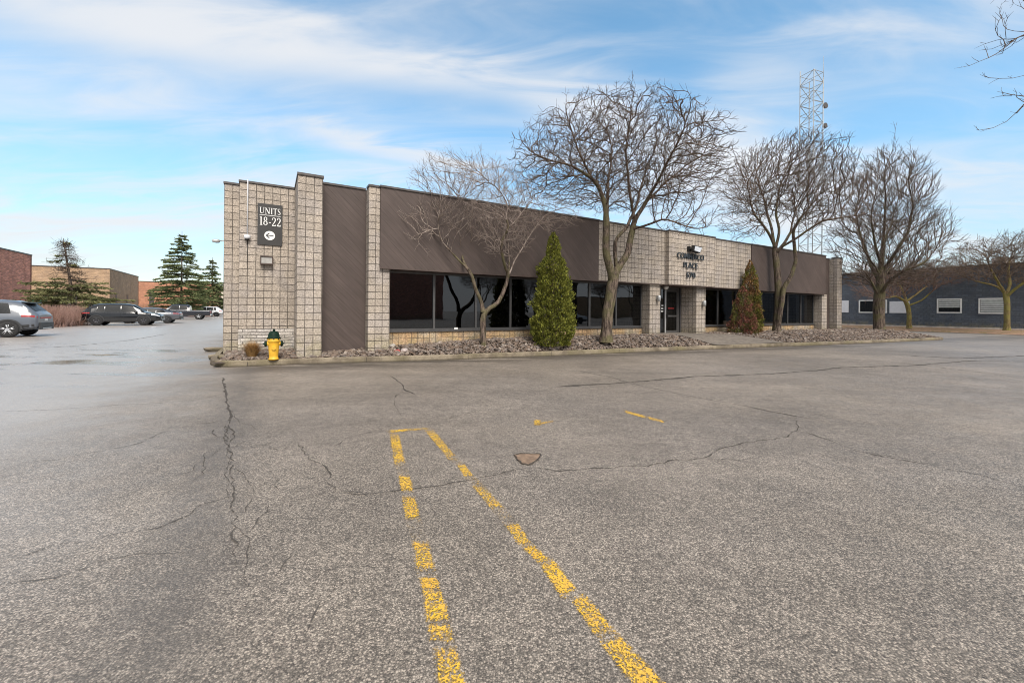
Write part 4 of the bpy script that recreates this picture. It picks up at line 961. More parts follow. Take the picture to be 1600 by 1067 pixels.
def tree(name, label, base, limbs, ells, n_attr, seed, trunk_r,  tip_r=.007, mats=('bark', 'twig'), step=.2, infl=1.6, kill=.32, wig=.35, up=0.0, twigs=(2, .28), group=None, cat='tree', droop=0, flare=1.35, thick=.05, stem=None):
    bx = Vector(base)
    nodes, par = colonize(limbs, ells, n_attr, seed, step, infl, kill, wig, up)
    n_ = len(nodes); ch = [[] for _ in range(n_)]
    for i, q in enumerate(par):
        if q >= 0: ch[q].append(i)
    tips = np.zeros(n_)
    for i in range(n_ - 1, -1, -1):
        if not ch[i]: tips[i] = 1
        if par[i] >= 0: tips[par[i]] += tips[i]
    e = math.log(trunk_r / tip_r) / math.log(max(2, tips[0]))
    rad = tip_r * tips ** e
    pl = np.zeros(n_)
    for i in range(1, n_):
        if par[i] >= 0: pl[i] = pl[par[i]] + np.linalg.norm(nodes[i] - nodes[par[i]]) * (tips[i] < tips[0] * .97)
    span = max(1e-3, pl.max()); fall = 1 - .48 * np.clip(pl / (span * .55), 0, 1); rad = np.where(rad > .02, np.maximum(.016 if thick < .04 else .022, rad * fall), rad)
    if stem is not None:
        sp3 = [np.array(p) for p in limbs[stem[0]]]
        for i in range(n_):
            for a_, b__ in zip(sp3[:-1], sp3[1:]):
                ab = b__ - a_; t_ = np.clip(np.dot(nodes[i] - a_, ab) / np.dot(ab, ab), 0, 1)
                if np.linalg.norm(nodes[i] - a_ - ab * t_) < .09: 
                    fr_t = (nodes[i][2] - sp3[0][2]) / (sp3[-1][2] - sp3[0][2]); rad[i] = max(rad[i], stem[1] * (1 - .55 * fr_t)); break
    zb = nodes[0][2]
    for i in range(n_):
        hgt = nodes[i][2] - zb
        if hgt < .5 and tips[i] == tips[0]: rad[i] *= 1 + (flare - 1) * (1 - hgt / .5) ** 2
    T, C = MB(), MB(); rr = random.Random(seed)
    done = set(); stack = [(0, None)]
    while stack:
        i, fr = stack.pop(); chain = ([fr] if fr is not None else []) + [i]
        cur = i
        while ch[cur]:
            k = max(ch[cur], key=lambda c_: tips[c_])
            for o_ in ch[cur]:
                if o_ != k: stack.append((o_, cur))
            chain.append(k); cur = k
        rs = [rad[c_] for c_ in chain]
        if fr is not None: rs[0] = min(rs[0], rs[1] * 1.35)
        pts = [nodes[c_] for c_ in chain]
        sm_ = [pts[0]] + [(pts[k - 1] + pts[k] * 2 + pts[k + 1]) / 4 for k in range(1, len(pts) - 1)] + [pts[-1]]
        # split where it gets thin
        k = 0
        while k < len(rs) and rs[k] > thick: k += 1
        if k >= 2: T.tube(sm_[:k + 1], rs[:k + 1], 10 if rs[0] > .12 else 7, cap=False)
        s_ = max(0, k - 1 + (1 if k >= 2 else 0)) if k >= 2 else 0
        if len(sm_) - s_ >= 2:
            C.tube(sm_[s_:], rs[s_:], 5 if rs[s_] > .03 else 3, cap=False)
        # twigs
        for q in range(max(1, s_), len(chain)):
            if rs[q] > .035: continue
            cnt = twigs[0] if q == len(chain) - 1 else (1 if rr.random() < .62 else 0)
            for _ in range(cnt):
                p = Vector(sm_[q]); dr = Vector(sm_[q]) - Vector(sm_[q - 1]); dr = dr.normalized() if dr.length > 1e-6 else Vector((0, 0, 1))
                d = (dr + Vector((rr.gauss(0, .5), rr.gauss(0, .5), rr.gauss(.12, .45))) + (Vector(sm_[q]) - Vector((limbs[0][0][0], limbs[0][0][1], limbs[0][0][2] + 2.5))).normalized() * .5).normalized(); L = twigs[1] * rr.uniform(.5, 1.3)
                p1 = p + d * L * .5; d2 = (d + Vector((rr.gauss(0, .28), rr.gauss(0, .28), rr.gauss(.08 - droop, .25)))).normalized()
                p2 = p1 + d2 * L * .5
                C.tube([p, p1, p2], [tip_r * .85, tip_r * .65, tip_r * .35], 3, cap=False)
                if rr.random() < .5:
                    d3 = (d2 + Vector((rr.gauss(0, .8), rr.gauss(0, .8), rr.gauss(0, .6)))).normalized(); C.tube([p1, p1 + d3 * L * .4], [tip_r * .6, tip_r * .3], 3, cap=False)
    root = empty(name, bx, 0, label, cat, group)
    T.build('trunk', M[mats[0]], root, tuple(bx)); C.build('crown', M[mats[1]], root, tuple(bx))
    print(name, n_, 'nodes', len(C.f), 'faces')
    return root
def limb(Y, pts): return [at(p[0], p[1], Y + (p[2] if len(p) > 2 else 0))[:] for p in pts]
def ell(x, y, Y, rx, ry, rd): c = at(x, y, Y); k = Y / F; return ((c.x, c.y, c.z), (rx * k, rd, ry * k))

Y1 = 14.6
b1 = at(947, 533, Y1)
tree('bare_tree', 'large bare tree with a forked trunk before the light block fascia', b1,
 [limb(Y1, [(947, 534), (948, 510), (951, 480), (955, 450), (958, 438)]),
  limb(Y1, [(958, 438), (954, 424, -.1), (946, 394, -.3), (948, 343, -.5), (942, 309, -.5), (936, 292, -.6), (923, 276, -.8), (894, 259, -1.0), (864, 252, -1.1), (835, 242, -1.2), (814, 221, -1.2)]),
  limb(Y1, [(958, 438), (964, 420, .1), (982, 394, .2), (991, 343, .4), (1008, 318, .5), (1033, 292, .7), (1071, 259, 1.0), (1109, 238, 1.2)]),
  limb(Y1, [(964, 420, .1), (961, 402, 0), (959, 377, -.1), (978, 358, 0), (991, 330, .3), (1003, 288, .8), (1016, 250, 1.2), (1033, 206, 1.5)]),
  limb(Y1, [(991, 364, .3), (1018, 350, -.4), (1041, 341, -.9), (1062, 350, -1.2), (1085, 358, -1.4)]),
  limb(Y1, [(948, 343, -.5), (949, 290, .2), (957, 238, .9), (945, 190, 1.2), (930, 165, 1.3)]),
  limb(Y1, [(991, 343, .4), (982, 284, .1), (978, 229, -.3), (985, 190, -.6), (985, 160, -.7)]),
  limb(Y1, [(923, 276, -.8), (900, 225, -1.2), (885, 180, -1.5)]),
  limb(Y1, [(1008, 318, .5), (1045, 250, -.4), (1070, 200, -1.2), (1080, 165, -1.5)])],
 [ell(962, 250, Y1, 145, 80, 3.2), ell(858, 254, Y1, 58, 60, 2.0), ell(1070, 254, Y1, 64, 66, 2.2), ell(1072, 345, Y1 - 1, 52, 26, 1.0), ell(900, 290, Y1 - .5, 75, 35, 1.6), ell(1030, 290, Y1, 95, 35, 2.2)],
 7600, 11, .195, .0062, step=.15, kill=.185, wig=.32, twigs=(3, .25))

Y2 = 21.6
b2 = at(1213, 523, Y2)
def z7(x, y): return (1130 + x / 2.4255, 100 + y / 2.4255)
def l7(Y, pts): return limb(Y, [z7(p[0], p[1]) + ((p[2],) if len(p) > 2 else ()) for p in pts])
tree('bare_tree', 'bare tree with two stems from one base in front of the right brown fascia', b2,
 [l7(Y2, [(203, 1026), (206, 960), (210, 900), (207, 830), (203, 760), (197, 700)]),
  l7(Y2, [(197, 700), (172, 640, -.3), (112, 560, -.9), (92, 470, -1.4), (60, 390, -1.8), (35, 320, -2)]),
  l7(Y2, [(197, 700), (188, 640), (170, 580, .4), (150, 500, 1.0), (125, 420, 1.6), (110, 340, 2)]),
  l7(Y2, [(197, 700), (213, 640, .2), (200, 560, .4), (208, 480, .8), (240, 400, 1.1), (262, 340, 1.2)]),
  l7(Y2, [(200, 720), (225, 690, -.3), (300, 645, -.9), (375, 592, -1.4), (470, 580, -1.8), (545, 570, -2)]),
  l7(Y2, [(225, 690, -.3), (255, 640, .3), (305, 570, .8), (360, 500, 1.2), (440, 420, 1.6)]),
  l7(Y2, [(255, 640, .3), (270, 560, 1), (330, 460, 1.6), (350, 380, 2)]),
  l7(Y2, [(204, 1000), (214, 960, -.2), (224, 900, -.3), (226, 850, -.3), (262, 800, -.4), (276, 745, -.4), (272, 690, -.5), (262, 640, -.8), (290, 590, -1.2)])],
 [ell(1228, 282, Y2, 85, 60, 3.2), ell(1175, 295, Y2, 42, 50, 2.4), ell(1282, 302, Y2, 48, 42, 2.6), ell(1290, 340, Y2 - 1, 62, 22, 1.6), ell(1168, 345, Y2 - 1, 35, 35, 1.6)],
 5200, 21, .20, .0080, stem=(7, .135), step=.18, kill=.21, wig=.32, twigs=(2, .34))

Y3 = 25.8
b3 = at(1374, 517, Y3)
L3 = [l7(Y3, [(592, 1020), (592, 960), (591, 900), (597, 820), (602, 740), (606, 660), (612, 580), (618, 500), (606, 430), (622, 370), (645, 320), (652, 250)])]
for (st, pts) in (((592, 880), [(540, 790, -.5), (480, 740, -1.2), (455, 640, -1.6), (450, 560, -1.8)]), ((595, 870), [(660, 800, .5), (740, 740, 1.0), (820, 690, 1.4), (870, 620, 1.6), (860, 540, 1.8)]), ((597, 840), [(560, 760, .6), (520, 660, 1.0), (500, 560, 1.4), (520, 470, 1.6)]),
                  ((600, 800), [(650, 720, -.6), (700, 640, -1.0), (720, 540, -1.3), (700, 440, -1.4), (720, 380, -1.4)]), ((602, 760), [(575, 680, -.6), (560, 580, -1.0), (580, 480, -1.0), (590, 390, -1.0), (585, 330, -1)]), ((606, 680), [(640, 600, .8), (665, 500, 1.0), (660, 420, 1.2), (690, 350, 1.2)]),
                  ((592, 890), [(630, 820, -.8), (690, 780, -1.5), (760, 760, -2), (810, 700, -2.2)]), ((592, 885), [(560, 830, .9), (520, 800, 1.6), (470, 800, 2)]), ((598, 820), [(660, 740, 1.2), (760, 650, 1.8), (790, 560, 2.0), (770, 480, 2.0)]), ((600, 800), [(530, 700, -1.2), (500, 600, -2), (540, 520, -2)])):
    L3.append(l7(Y3, [st] + pts))
tree('bare_tree', 'tall pyramid shaped bare tree with curly ascending branches at the right end of the bed', b3, L3,
 [ell(1388, 372, Y3, 78, 60, 2.8), ell(1390, 310, Y3, 58, 58, 2.4), ell(1392, 330, Y3, 40, 50, 1.8), ell(1392, 262, Y3, 28, 32, 1.2), ell(1384, 430, Y3, 72, 26, 2.8)],
 3900, 33, .30, .0095, step=.22, kill=.29, wig=.42, up=.5, twigs=(2, .5), mats=('bark', 'bark_dark'))

Y0 = 13.0
b0_ = at(755, 540, Y0)
def z3(x, y): return (580 + x / 3.442, 270 + y / 3.442)
def l3(Y, pts): return limb(Y, [z3(p[0], p[1]) + ((p[2],) if len(p) > 2 else ()) for p in pts])
tree('bare_tree', 'small pale twigged bare tree splitting low into two leaders before the left windows', b0_,
 [l3(Y0, [(602, 940), (602, 860), (600, 790), (602, 748)]),
  l3(Y0, [(602, 748), (596, 700), (565, 640, -.1), (550, 580, -.2), (520, 520, -.3), (480, 480, -.4), (430, 425, -.4), (385, 380, -.5), (362, 300, -.6)]),
  l3(Y0, [(602, 748), (640, 725, .1), (688, 700, .2), (715, 630, .3), (742, 545, .3), (770, 470, .4), (830, 375, .5), (890, 285, .5), (950, 220, .6)]),
  l3(Y0, [(742, 545, .3), (715, 500, -.1), (700, 430, -.3), (712, 340, -.5), (745, 290, -.6), (722, 250, -.7), (735, 160, -.7), (690, 90, -.7), (600, 20, -.8)]),
  l3(Y0, [(520, 520, -.3), (490, 460, .1), (490, 380, .3), (475, 300, .5), (490, 220, .6), (470, 140, .7)]),
  l3(Y0, [(735, 545, .3), (740, 440, .8), (735, 350, 1.0), (760, 240, 1.1), (830, 120, 1.2)]),
  l3(Y0, [(362, 300, -.6), (300, 310, -.9), (240, 360, -1.1), (300, 430, -1.3)]),
  l3(Y0, [(742, 290, -.6), (860, 160, -.3), (930, 100, 0)])],
 [ell(705, 345, Y0, 58, 40, 1.3), ell(765, 320, Y0, 80, 62, 1.6), ell(735, 285, Y0, 90, 35, 1.4), ell(850, 338, Y0, 55, 28, 1.0), ell(790, 370, Y0, 45, 40, 1.0), ell(662, 350, Y0 - .5, 25, 35, .8)],
 3600, 44, .092, .0046, step=.12, kill=.15, wig=.35, twigs=(2, .28), mats=('bark', 'twig_pale'), thick=.028, flare=1.25)

for (x, y, Y, hx, lab, sd_, lm) in ((1421, 512.5, 36.5, 75, 'small flat topped bare tree with a mossy trunk behind the bed, before the dark building', 55,
        [[(1421, 512.5), (1420, 490), (1418, 478), (1416, 471)], [(1416, 471), (1400, 463, -.5), (1375, 468, -1), (1350, 462, -1.5)], [(1418, 474), (1434, 458, .3), (1450, 445, .8), (1470, 428, 1.2)], [(1419, 480), (1440, 470, -.4), (1456, 456, -.8)], [(1417, 473), (1410, 452, .4), (1400, 438, .8)]]),
       (1573, 515.5, 31.0, 72, 'bare tree with a mossy yellow trunk by the dark wall at the right edge', 66,
        [[(1573, 516), (1573, 490), (1573, 470), (1573, 463)], [(1573, 465), (1560, 448, .5), (1540, 443, .8), (1515, 436, 1.2)], [(1573, 463), (1590, 448, -.5), (1610, 435, -.9), (1640, 425, -1)], [(1573, 465), (1578, 440, .4), (1575, 415, .6), (1585, 390, .8)], [(1566, 455), (1550, 425, -.6), (1540, 400, -.8)]])):
    b = at(x, y, Y)
    tree('small_bare_tree', lab, b, [limb(Y, l_) for l_ in lm], [ell(x + (2 if x < 1500 else 10), 430 if x < 1500 else 408, Y, hx + 6, 22 if x < 1500 else 40, 3.2)] + ([ell(1380, 452, Y, 45, 18, 2)] if x < 1500 else [ell(1530, 415, Y, 40, 26, 2)]),
     3000 if x < 1500 else 3600, sd_, .17, .0090, step=.2, kill=.24, wig=.3, twigs=(3, .38), mats=('bark_moss', 'twig_red' if x < 1500 else 'twig'), group='small trees before the dark building')
# street tree standing just outside the right edge, its branches hang into view
Y5 = 10.5
b5 = at(1850, 600, Y5); b5.z = 0
tree('bare_tree', 'bare branches reaching in from the top right corner, of a tree beyond the edge', b5,
 [[(b5.x, b5.y, 0), (b5.x, b5.y, 1.5), (b5.x - .1, b5.y, 3.0)],
  [(b5.x - .1, b5.y, 3.0), at(1790, 200, Y5)[:], at(1700, 90, Y5)[:], at(1640, 20, Y5)[:], at(1590, -20, Y5)[:]],
  [at(1790, 200, Y5)[:], at(1720, 120, Y5 - .3)[:], at(1650, 90, Y5 - .5)[:], at(1610, 118, Y5 - .5)[:], at(1580, 125, Y5 - .5)[:], at(1545, 122, Y5 - .5)[:]],
  [at(1700, 90, Y5)[:], at(1640, 60, Y5 + .4)[:], at(1600, 50, Y5 + .4)[:], at(1560, 85, Y5 + .4)[:], at(1515, 103, Y5 + .4)[:]],
  [at(1720, 120, Y5 - .3)[:], at(1660, 130, Y5)[:], at(1600, 160, Y5)[:], at(1575, 190, Y5)[:], at(1552, 203, Y5)[:], at(1530, 204, Y5)[:]],
  [(b5.x - .1, b5.y, 3.0), at(1900, 100, Y5)[:], at(1950, -50, Y5)[:]], [(b5.x - .1, b5.y, 3.0), at(1850, 50, Y5 + 1)[:], at(1830, -150, Y5 + 1)[:]]],
 [ell(1830, -120, Y5, 180, 150, 2.6), ell(1640, 10, Y5, 60, 60, 1.4), ell(1590, 150, Y5, 26, 30, .6), ell(1578, 20, Y5, 28, 25, .6)],
 1500, 77, .20, .0065, step=.2, kill=.30, wig=.3, twigs=(2, .25))

# ------------------------------------------------------------------ evergreens
def leaf_mat(name, c1, c2, scale=3.0, c3=None):
    t = NT(name); ob = t.obj(); g_ = t.n('ShaderNodeNewGeometry').outputs['Random Per Island']
    c = t.mix(g_, c1, c2)
    if c3: c = t.mix(t.rng(t.noise(ob, scale, 4), 0.45, 0.60), c, c3)
    f = t.rng(t.noise(ob, 5.0, 3), 0.3, 0.7, 0.75, 1.2); c = t.mix(1.0, c, t.n('ShaderNodeCombineXYZ', {0: f, 1: f, 2: f}).outputs[0], 'MULTIPLY')
    t.fin(c, 0.75, None, 0.2); return t.m
M['cedar'] = leaf_mat('cedar_foliage', (0.055, 0.068, 0.012), (0.235, 0.235, 0.04))
M['spruce'] = leaf_mat('spruce_foliage', (0.075, 0.098, 0.045), (0.20, 0.225, 0.095))
M['pine'] = leaf_mat('pine_foliage', (0.09, 0.10, 0.04), (0.22, 0.215, 0.095))
M['rust'] = leaf_mat('rust_foliage', (0.11, 0.038, 0.030), (0.33, 0.14, 0.10), 3.0, (0.11, 0.11, 0.03))
def leaves(name, C, D, size, m_, parent=None, asp=(0.5, 1.3)):
    n_ = len(C); D = D / (np.linalg.norm(D, axis=1)[:, None] + 1e-9)
    a = np.cross(D, nr.normal(size=(n_, 3))); a /= (np.linalg.norm(a, axis=1)[:, None] + 1e-9)
    s = size[:, None]; l = s * nr.uniform(asp[1] * .7, asp[1] * 1.3, (n_, 1)); wd = s * nr.uniform(asp[0] * .7, asp[0] * 1.3, (n_, 1))
    V = np.stack([C - a * wd * .5, C + a * wd * .5, C + D * l * .6 + a * wd * .42, C + D * l, C + D * l * .6 - a * wd * .42], 1)
    Fc = np.arange(n_ * 5).reshape(n_, 5)
    return np_mesh(name, V.reshape(-1, 3), Fc, m_, parent)
def columnar(base, prof, n_, label, mname, seed, leaf=.06, group=None, name='columnar_cedar', cat='shrub', tilt=0.0):
    """prof: list of (height, radius); clumpy upright sprays"""
    global nr
    nr = np.random.RandomState(seed); root = empty(name, base, 0, label, cat, group)
    hs_ = np.array([p[0] for p in prof]); rs = np.array([p[1] for p in prof])
    u = nr.uniform(0, 1, n_ * 3); hh = hs_[0] + u * (hs_[-1] - hs_[0]); rmax = np.interp(hh, hs_, rs)
    keep = nr.uniform(0, 1, n_ * 3) < rmax / rs.max(); hh = hh[keep][:n_]; rmax = rmax[keep][:n_]; k = len(hh)
    an = nr.uniform(0, 2 * np.pi, k)
    lump = np.array([mnoise.noise(Vector((math.cos(a) * 2.2 * r_ / max(rs) + seed, math.sin(a) * 2.2, h_ * 3.4))) for a, h_, r_ in zip(an, hh, rmax)])
    lump2 = np.array([mnoise.noise(Vector((math.cos(a) * 5 + seed, math.sin(a) * 5, h_ * 8))) for a, h_ in zip(an, hh)])
    rr = rmax * (1 + .34 * lump + .36 * lump2) * nr.uniform(0.55, 1.0, k) ** .35
    C = np.stack([np.cos(an) * rr + tilt * hh, np.sin(an) * rr, hh], 1)
    D = np.stack([np.cos(an) * .55, np.sin(an) * .55, np.full(k, .9)], 1) + nr.normal(size=(k, 3)) * .35
    leaves('crown', C, D, np.full(k, leaf), M[mname], root, (.55, 1.2))
    # inner shaded mass: dead brown twigs filling the column
    m = MB(); rr_ = random.Random(seed)
    for q in range(130):
        h_ = hs_[0] + rr_.random() * (hs_[-1] - hs_[0]) * .9; r0 = float(np.interp(h_, hs_, rs)) * .75; a = rr_.uniform(0, 6.28)
        m.tube([(tilt * h_, 0, h_ * .85), (math.cos(a) * r0 + tilt * h_, math.sin(a) * r0, h_ + .1)], [.012, .004], 4, cap=False)
    m.tube([(0, 0, -.1), (tilt * hs_[-1] * .9, 0, hs_[-1] * .92)], [.05, .01], 6)
    m.build('trunk', M['bark_dark'], root)
    return root
Yc = 13.75; kpx = Yc / F
bc = at(863, 538, Yc)
def pf(rows, k): return [(h_ * k, r_ * k) for h_, r_ in rows]
columnar(tuple(bc), pf([(-2, 25), (10, 29), (28, 32), (50, 29), (75, 27), (90, 24), (105, 22), (120, 20), (132, 16), (137, 10), (150, 9), (162, 6.5), (174, 1)], kpx), 22000, 'tall green cone shaped cedar standing before the left windows', 'cedar', 5, .055)
M['cedar_brown'] = leaf_mat('browning_cedar', (0.055, 0.060, 0.012), (0.21, 0.20, 0.04), 2.2, (0.22, 0.12, 0.05))
Yc = 20.4; kpx = Yc / F; bc = at(1174, 526, Yc)
columnar(tuple(bc), pf([(-2, 12), (10, 14), (35, 14), (60, 12), (80, 10.5), (95, 8.5), (105, 5.5), (114, 2), (119, .5)], kpx), 9500, 'narrow olive green cedar rising behind a rust coloured shrub right of the door', 'cedar_brown', 6, .060, tilt=-.025)
Yc = 19.6; kpx = Yc / F; bc = at(1160, 527.5, Yc)
columnar(tuple(bc), pf([(0, 19), (12, 20), (28, 17), (45, 12.5), (60, 9), (72, 5), (80, 1)], kpx), 7500, 'rust red shrub growing against the cedar right of the door', 'rust', 8, .055, name='rust_shrub')

def conifer(name, label, base, H_, prof, seed, mname, levels, per, dead_above=None, droop=.25, group=None, tuft=.16, dens=1.0, trunkr=.18, lean=0.0):
    global nr
    nr = np.random.RandomState(seed); rr = random.Random(seed)
    root = empty(name, base, 0, label, 'tree', group); T = MB(); T.tube([(0, 0, -.2), (0.05, 0, H_ * .5), (0, 0.05, H_)], [trunkr, trunkr * .6, .02], 8)
    C, D = [], []
    Br = MB()
    for l in range(levels):
        h_ = prof[0][0] + (l + rr.uniform(-.3, .3)) / levels * (H_ * .985 - prof[0][0]); Rm = float(np.interp(h_, [p[0] for p in prof], [p[1] for p in prof]))
        for k in range(per):
            a = rr.uniform(0, 6.283); L = Rm * rr.choice((.55, .75, .9, 1.0, 1.12)); up_ = rr.uniform(-.05, .22)
            pts = []; ns = 7
            for i in range(ns + 1):
                t_ = i / ns; pts.append(Vector((math.cos(a) * L * t_, math.sin(a) * L * t_, h_ + L * (up_ * t_ - droop * t_ * t_ + .10 * max(0, t_ - .7)))))
            dead = dead_above is not None and h_ > dead_above * rr.uniform(.92, 1.1)
            Br.tube(pts, [.03 * (1 - .8 * i / ns) * min(1, L / 2 + .3) for i in range(ns + 1)], 4, cap=False)
            if dead:
                for q in range(9):
                    i = rr.randint(2, ns); d = Vector((rr.gauss(0, .6), rr.gauss(0, .6), rr.gauss(.1, .5))); Br.tube([pts[i], pts[i] + d * .35, pts[i] + d * .5 + Vector((rr.gauss(0, .1), 0, rr.gauss(0, .1)))], [.014, .010, .006], 3, cap=False)
                if rr.random() < .93: continue
            cnt = int((6 + L * 26) * dens)
            for q in range(cnt):
                t_ = rr.uniform(.12, 1.02) ** .8; i = min(ns - 1, int(t_ * ns)); p = pts[i].lerp(pts[i + 1], min(1, t_ * ns - i))
                side = rr.uniform(-1, 1) * L * .26 * (1.1 - t_) ; p = p + Vector((-math.sin(a) * side, math.cos(a) * side, rr.uniform(-.10, .03) - abs(side) * .22))
                C.append(p[:]); D.append((math.cos(a) + rr.gauss(0, .5), math.sin(a) + rr.gauss(0, .5), rr.gauss(-.18, .35)))
    bb = len(T.v); T.v += Br.v
    for f_, sm_ in zip(Br.f, Br.sm): T.face([q_ + bb for q_ in f_], None, sm_)
    T.v = [(v_[0] + lean * v_[2], v_[1], v_[2]) for v_ in T.v]; C = [(v_[0] + lean * v_[2], v_[1], v_[2]) for v_ in C]
    T.build('trunk', M['bark_dark'], root)
    leaves('crown', np.array(C), np.array(D), np.full(len(C), tuft), M[mname], root, (.42, 1.5))
    return root
# tall spruce, second spruce, dead topped pine
Y = 66; b = at(283, 476, Y); b.z = 0; k = Y / F; Hs = at(280, 361, Y).z
conifer('spruce_tree', 'tallest dark spruce with layered branches behind the parked sedan', tuple(b), Hs, [(1.7, 3.9), (3.2, 4.6), (5, 3.9), (8, 2.7), (10.5, 1.5), (Hs, .15)], 3, 'spruce', 25, 8, tuft=.21, dens=1.9, droop=.22)
Y = 78; b = at(331, 476, Y); b.z = 0; Hs = at(331, 402, Y).z
conifer('spruce_tree', 'smaller spruce partly hidden by the left wall of the block building', tuple(b), Hs, [(1.8, 3.4), (3.5, 3.8), (6, 2.4), (8.5, 1.1), (Hs, .12)], 4, 'spruce', 19, 7, tuft=.24, dens=1.7)
Y = 41; b = at(119, 490, Y); b.z = 0; Hs = at(98, 372, Y).z
conifer('pine_tree', 'wide pine with a bare dead top behind the black suv', tuple(b), Hs, [(1.3, 3.6), (2.2, 4.3), (3.3, 3.2), (4.6, 1.8), (6.5, .95), (Hs, .25)], 9, 'pine', 26, 7, dead_above=3.9, tuft=.17, dens=1.8, droop=.16, trunkr=.2, lean=-.17)

def twig_hedge(name, label, pts, width, height, n_, mname, seed, group=None):
    rr = random.Random(seed); m = MB(); o0 = pts[0]
    for q in range(n_):
        t_ = rr.random() * (len(pts) - 1); i = min(int(t_), len(pts) - 2); p = pts[i].lerp(pts[i + 1], t_ - i); p = p + Vector((rr.uniform(-width, width), rr.uniform(-width, width), 0)) - o0
        p.z = 0; h_ = height * rr.uniform(.55, 1.1); d = Vector((rr.gauss(0, .22), rr.gauss(0, .22), 1)); p1 = p + d * h_ * .5; p2 = p1 + Vector((rr.gauss(0, .16), rr.gauss(0, .16), h_ * .5))
        m.tube([p, p1, p2], [.012, .009, .004], 3, cap=False)
        for _ in range(3): s_ = p.lerp(p1, rr.uniform(.4, 1)); m.tube([s_, s_ + Vector((rr.gauss(0, .2), rr.gauss(0, .2), rr.uniform(.1, .4)))], [.007, .003], 3, cap=False)
    o = m.build(name, M[mname]); o.location = o0; return tag(o, label, 'hedge', group)
M['hedge'] = bark('hedge_twigs', (0.34, 0.20, 0.16), (0.55, 0.36, 0.29))
M['hedge2'] = bark('hedge_twigs_tan', (0.25, 0.15, 0.10), (0.42, 0.28, 0.20))
twig_hedge('hedge', 'reddish bare twig hedge between the grey and the black suv', [gnd(40, 511, 0), gnd(85, 511, 0), gnd(128, 507.5, 0)], .55, 1.5, 1700, 'hedge', 1)
twig_hedge('hedge', 'long tan bare hedge behind the black suv and the sedan', [gnd(120, 499, 0), gnd(190, 497.5, 0), gnd(262, 494.5, 0)], .7, 1.9, 2000, 'hedge2', 2)

# ------------------------------------------------------------------ background buildings
def wallbox(m, p, q, h, th=.4, z0=-.05):
    """a wall from p to q (front face), thickness to the left of p->q"""
    d = (q - p); d.z = 0; L = d.length; d.normalize(); n_ = Vector((-d.y, d.x, 0)); b = len(m.v)
    for zz_ in (z0, h):
        for off, e in ((0, 0), (0, L), (th, L), (th, 0)):
            v = p + d * e + n_ * off; m.v.append((v.x, v.y, zz_))
    F_ = ((0, 1, 5, 4), (1, 2, 6, 5), (2, 3, 7, 6), (3, 0, 4, 7), (4, 5, 6, 7), (3, 2, 1, 0))
    for i, f in enumerate(F_):
        uv = [(0, z0), (L, z0), (L, h), (0, h)] if i in (0, 2) else [(0, z0), (th, z0), (th, h), (0, h)] if i in (1, 3) else [(0, 0)] * 4
        m.face([b + k_ for k_ in f], uv)
def building(name, label, corners, h, m_, capc='cap', parts=None, roofm='roof', z0=-.05):
    """corners counter clockwise seen from above, first edge is the visible front"""
    c0_ = corners[0]; root = empty(name, (c0_.x, c0_.y, 0), 0, label, 'building'); o = (c0_.x, c0_.y, 0)
    m = MB(); n_ = len(corners)
    for i in range(n_): wallbox(m, corners[i], corners[(i + 1) % n_], h, .3 + .004 * i, z0 - .002 * i)
    m.build('walls', m_, root, o)
    m = MB(); cc = sum(corners, Vector()) / n_
    b = len(m.v); m.v += [((c.x - cc.x) * .985 + cc.x, (c.y - cc.y) * .985 + cc.y, h - .4) for c in corners]; m.face(range(b, b + n_)); m.build('roof', M[roofm], root, o)
    m = MB()
    for i in range(n_):
        p, q = corners[i].copy(), corners[(i + 1) % n_].copy(); d = (q - p).normalized(); n2 = Vector((-d.y, d.x, 0)); p = p - n2 * .05 + d * .02; q = q - n2 * .05 - d * .02
        mm = MB(); wallbox(mm, p, q, h + .14 - .002 * i, .42, h + .006); bb = len(m.v); m.v += mm.v
        for f in mm.f: m.face([bb + k_ for k_ in f])
    m.build('coping', M[capc], root, o)
    return root, o
DN = Vector((-sT, cT, 0)); DD = Vector((cT, sT, 0))
def on_wall(m, p, d, nrm, e0, e1, z0, z1, out=.02, th=.05):
    """thin panel on a wall: p origin, d along, nrm outward"""
    b = len(m.v)
    for o_ in (out, out - th):
        for e, z in ((e0, z0), (e1, z0), (e1, z1), (e0, z1)):
            v = p + d * e + nrm * o_; m.v.append((v.x, v.y, z))
    for f in ((0, 1, 2, 3), (7, 6, 5, 4), (0, 4, 5, 1), (1, 5, 6, 2), (2, 6, 7, 3), (3, 7, 4, 0)): m.face([b + k_ for k_ in f])
# slate painted building on the right
PA = at(1320, 510, 42.7); PB = at(1570, 510, 33.2); PA.z = PB.z = 0
dr = (PB - PA).normalized(); P0 = PA - dr * 14; P1 = PB + dr * 20; nr_in = Vector((-dr.y, dr.x, 0))
if nr_in.x < 0: nr_in = -nr_in
hD = at(1320, 429.5, 42.7).z
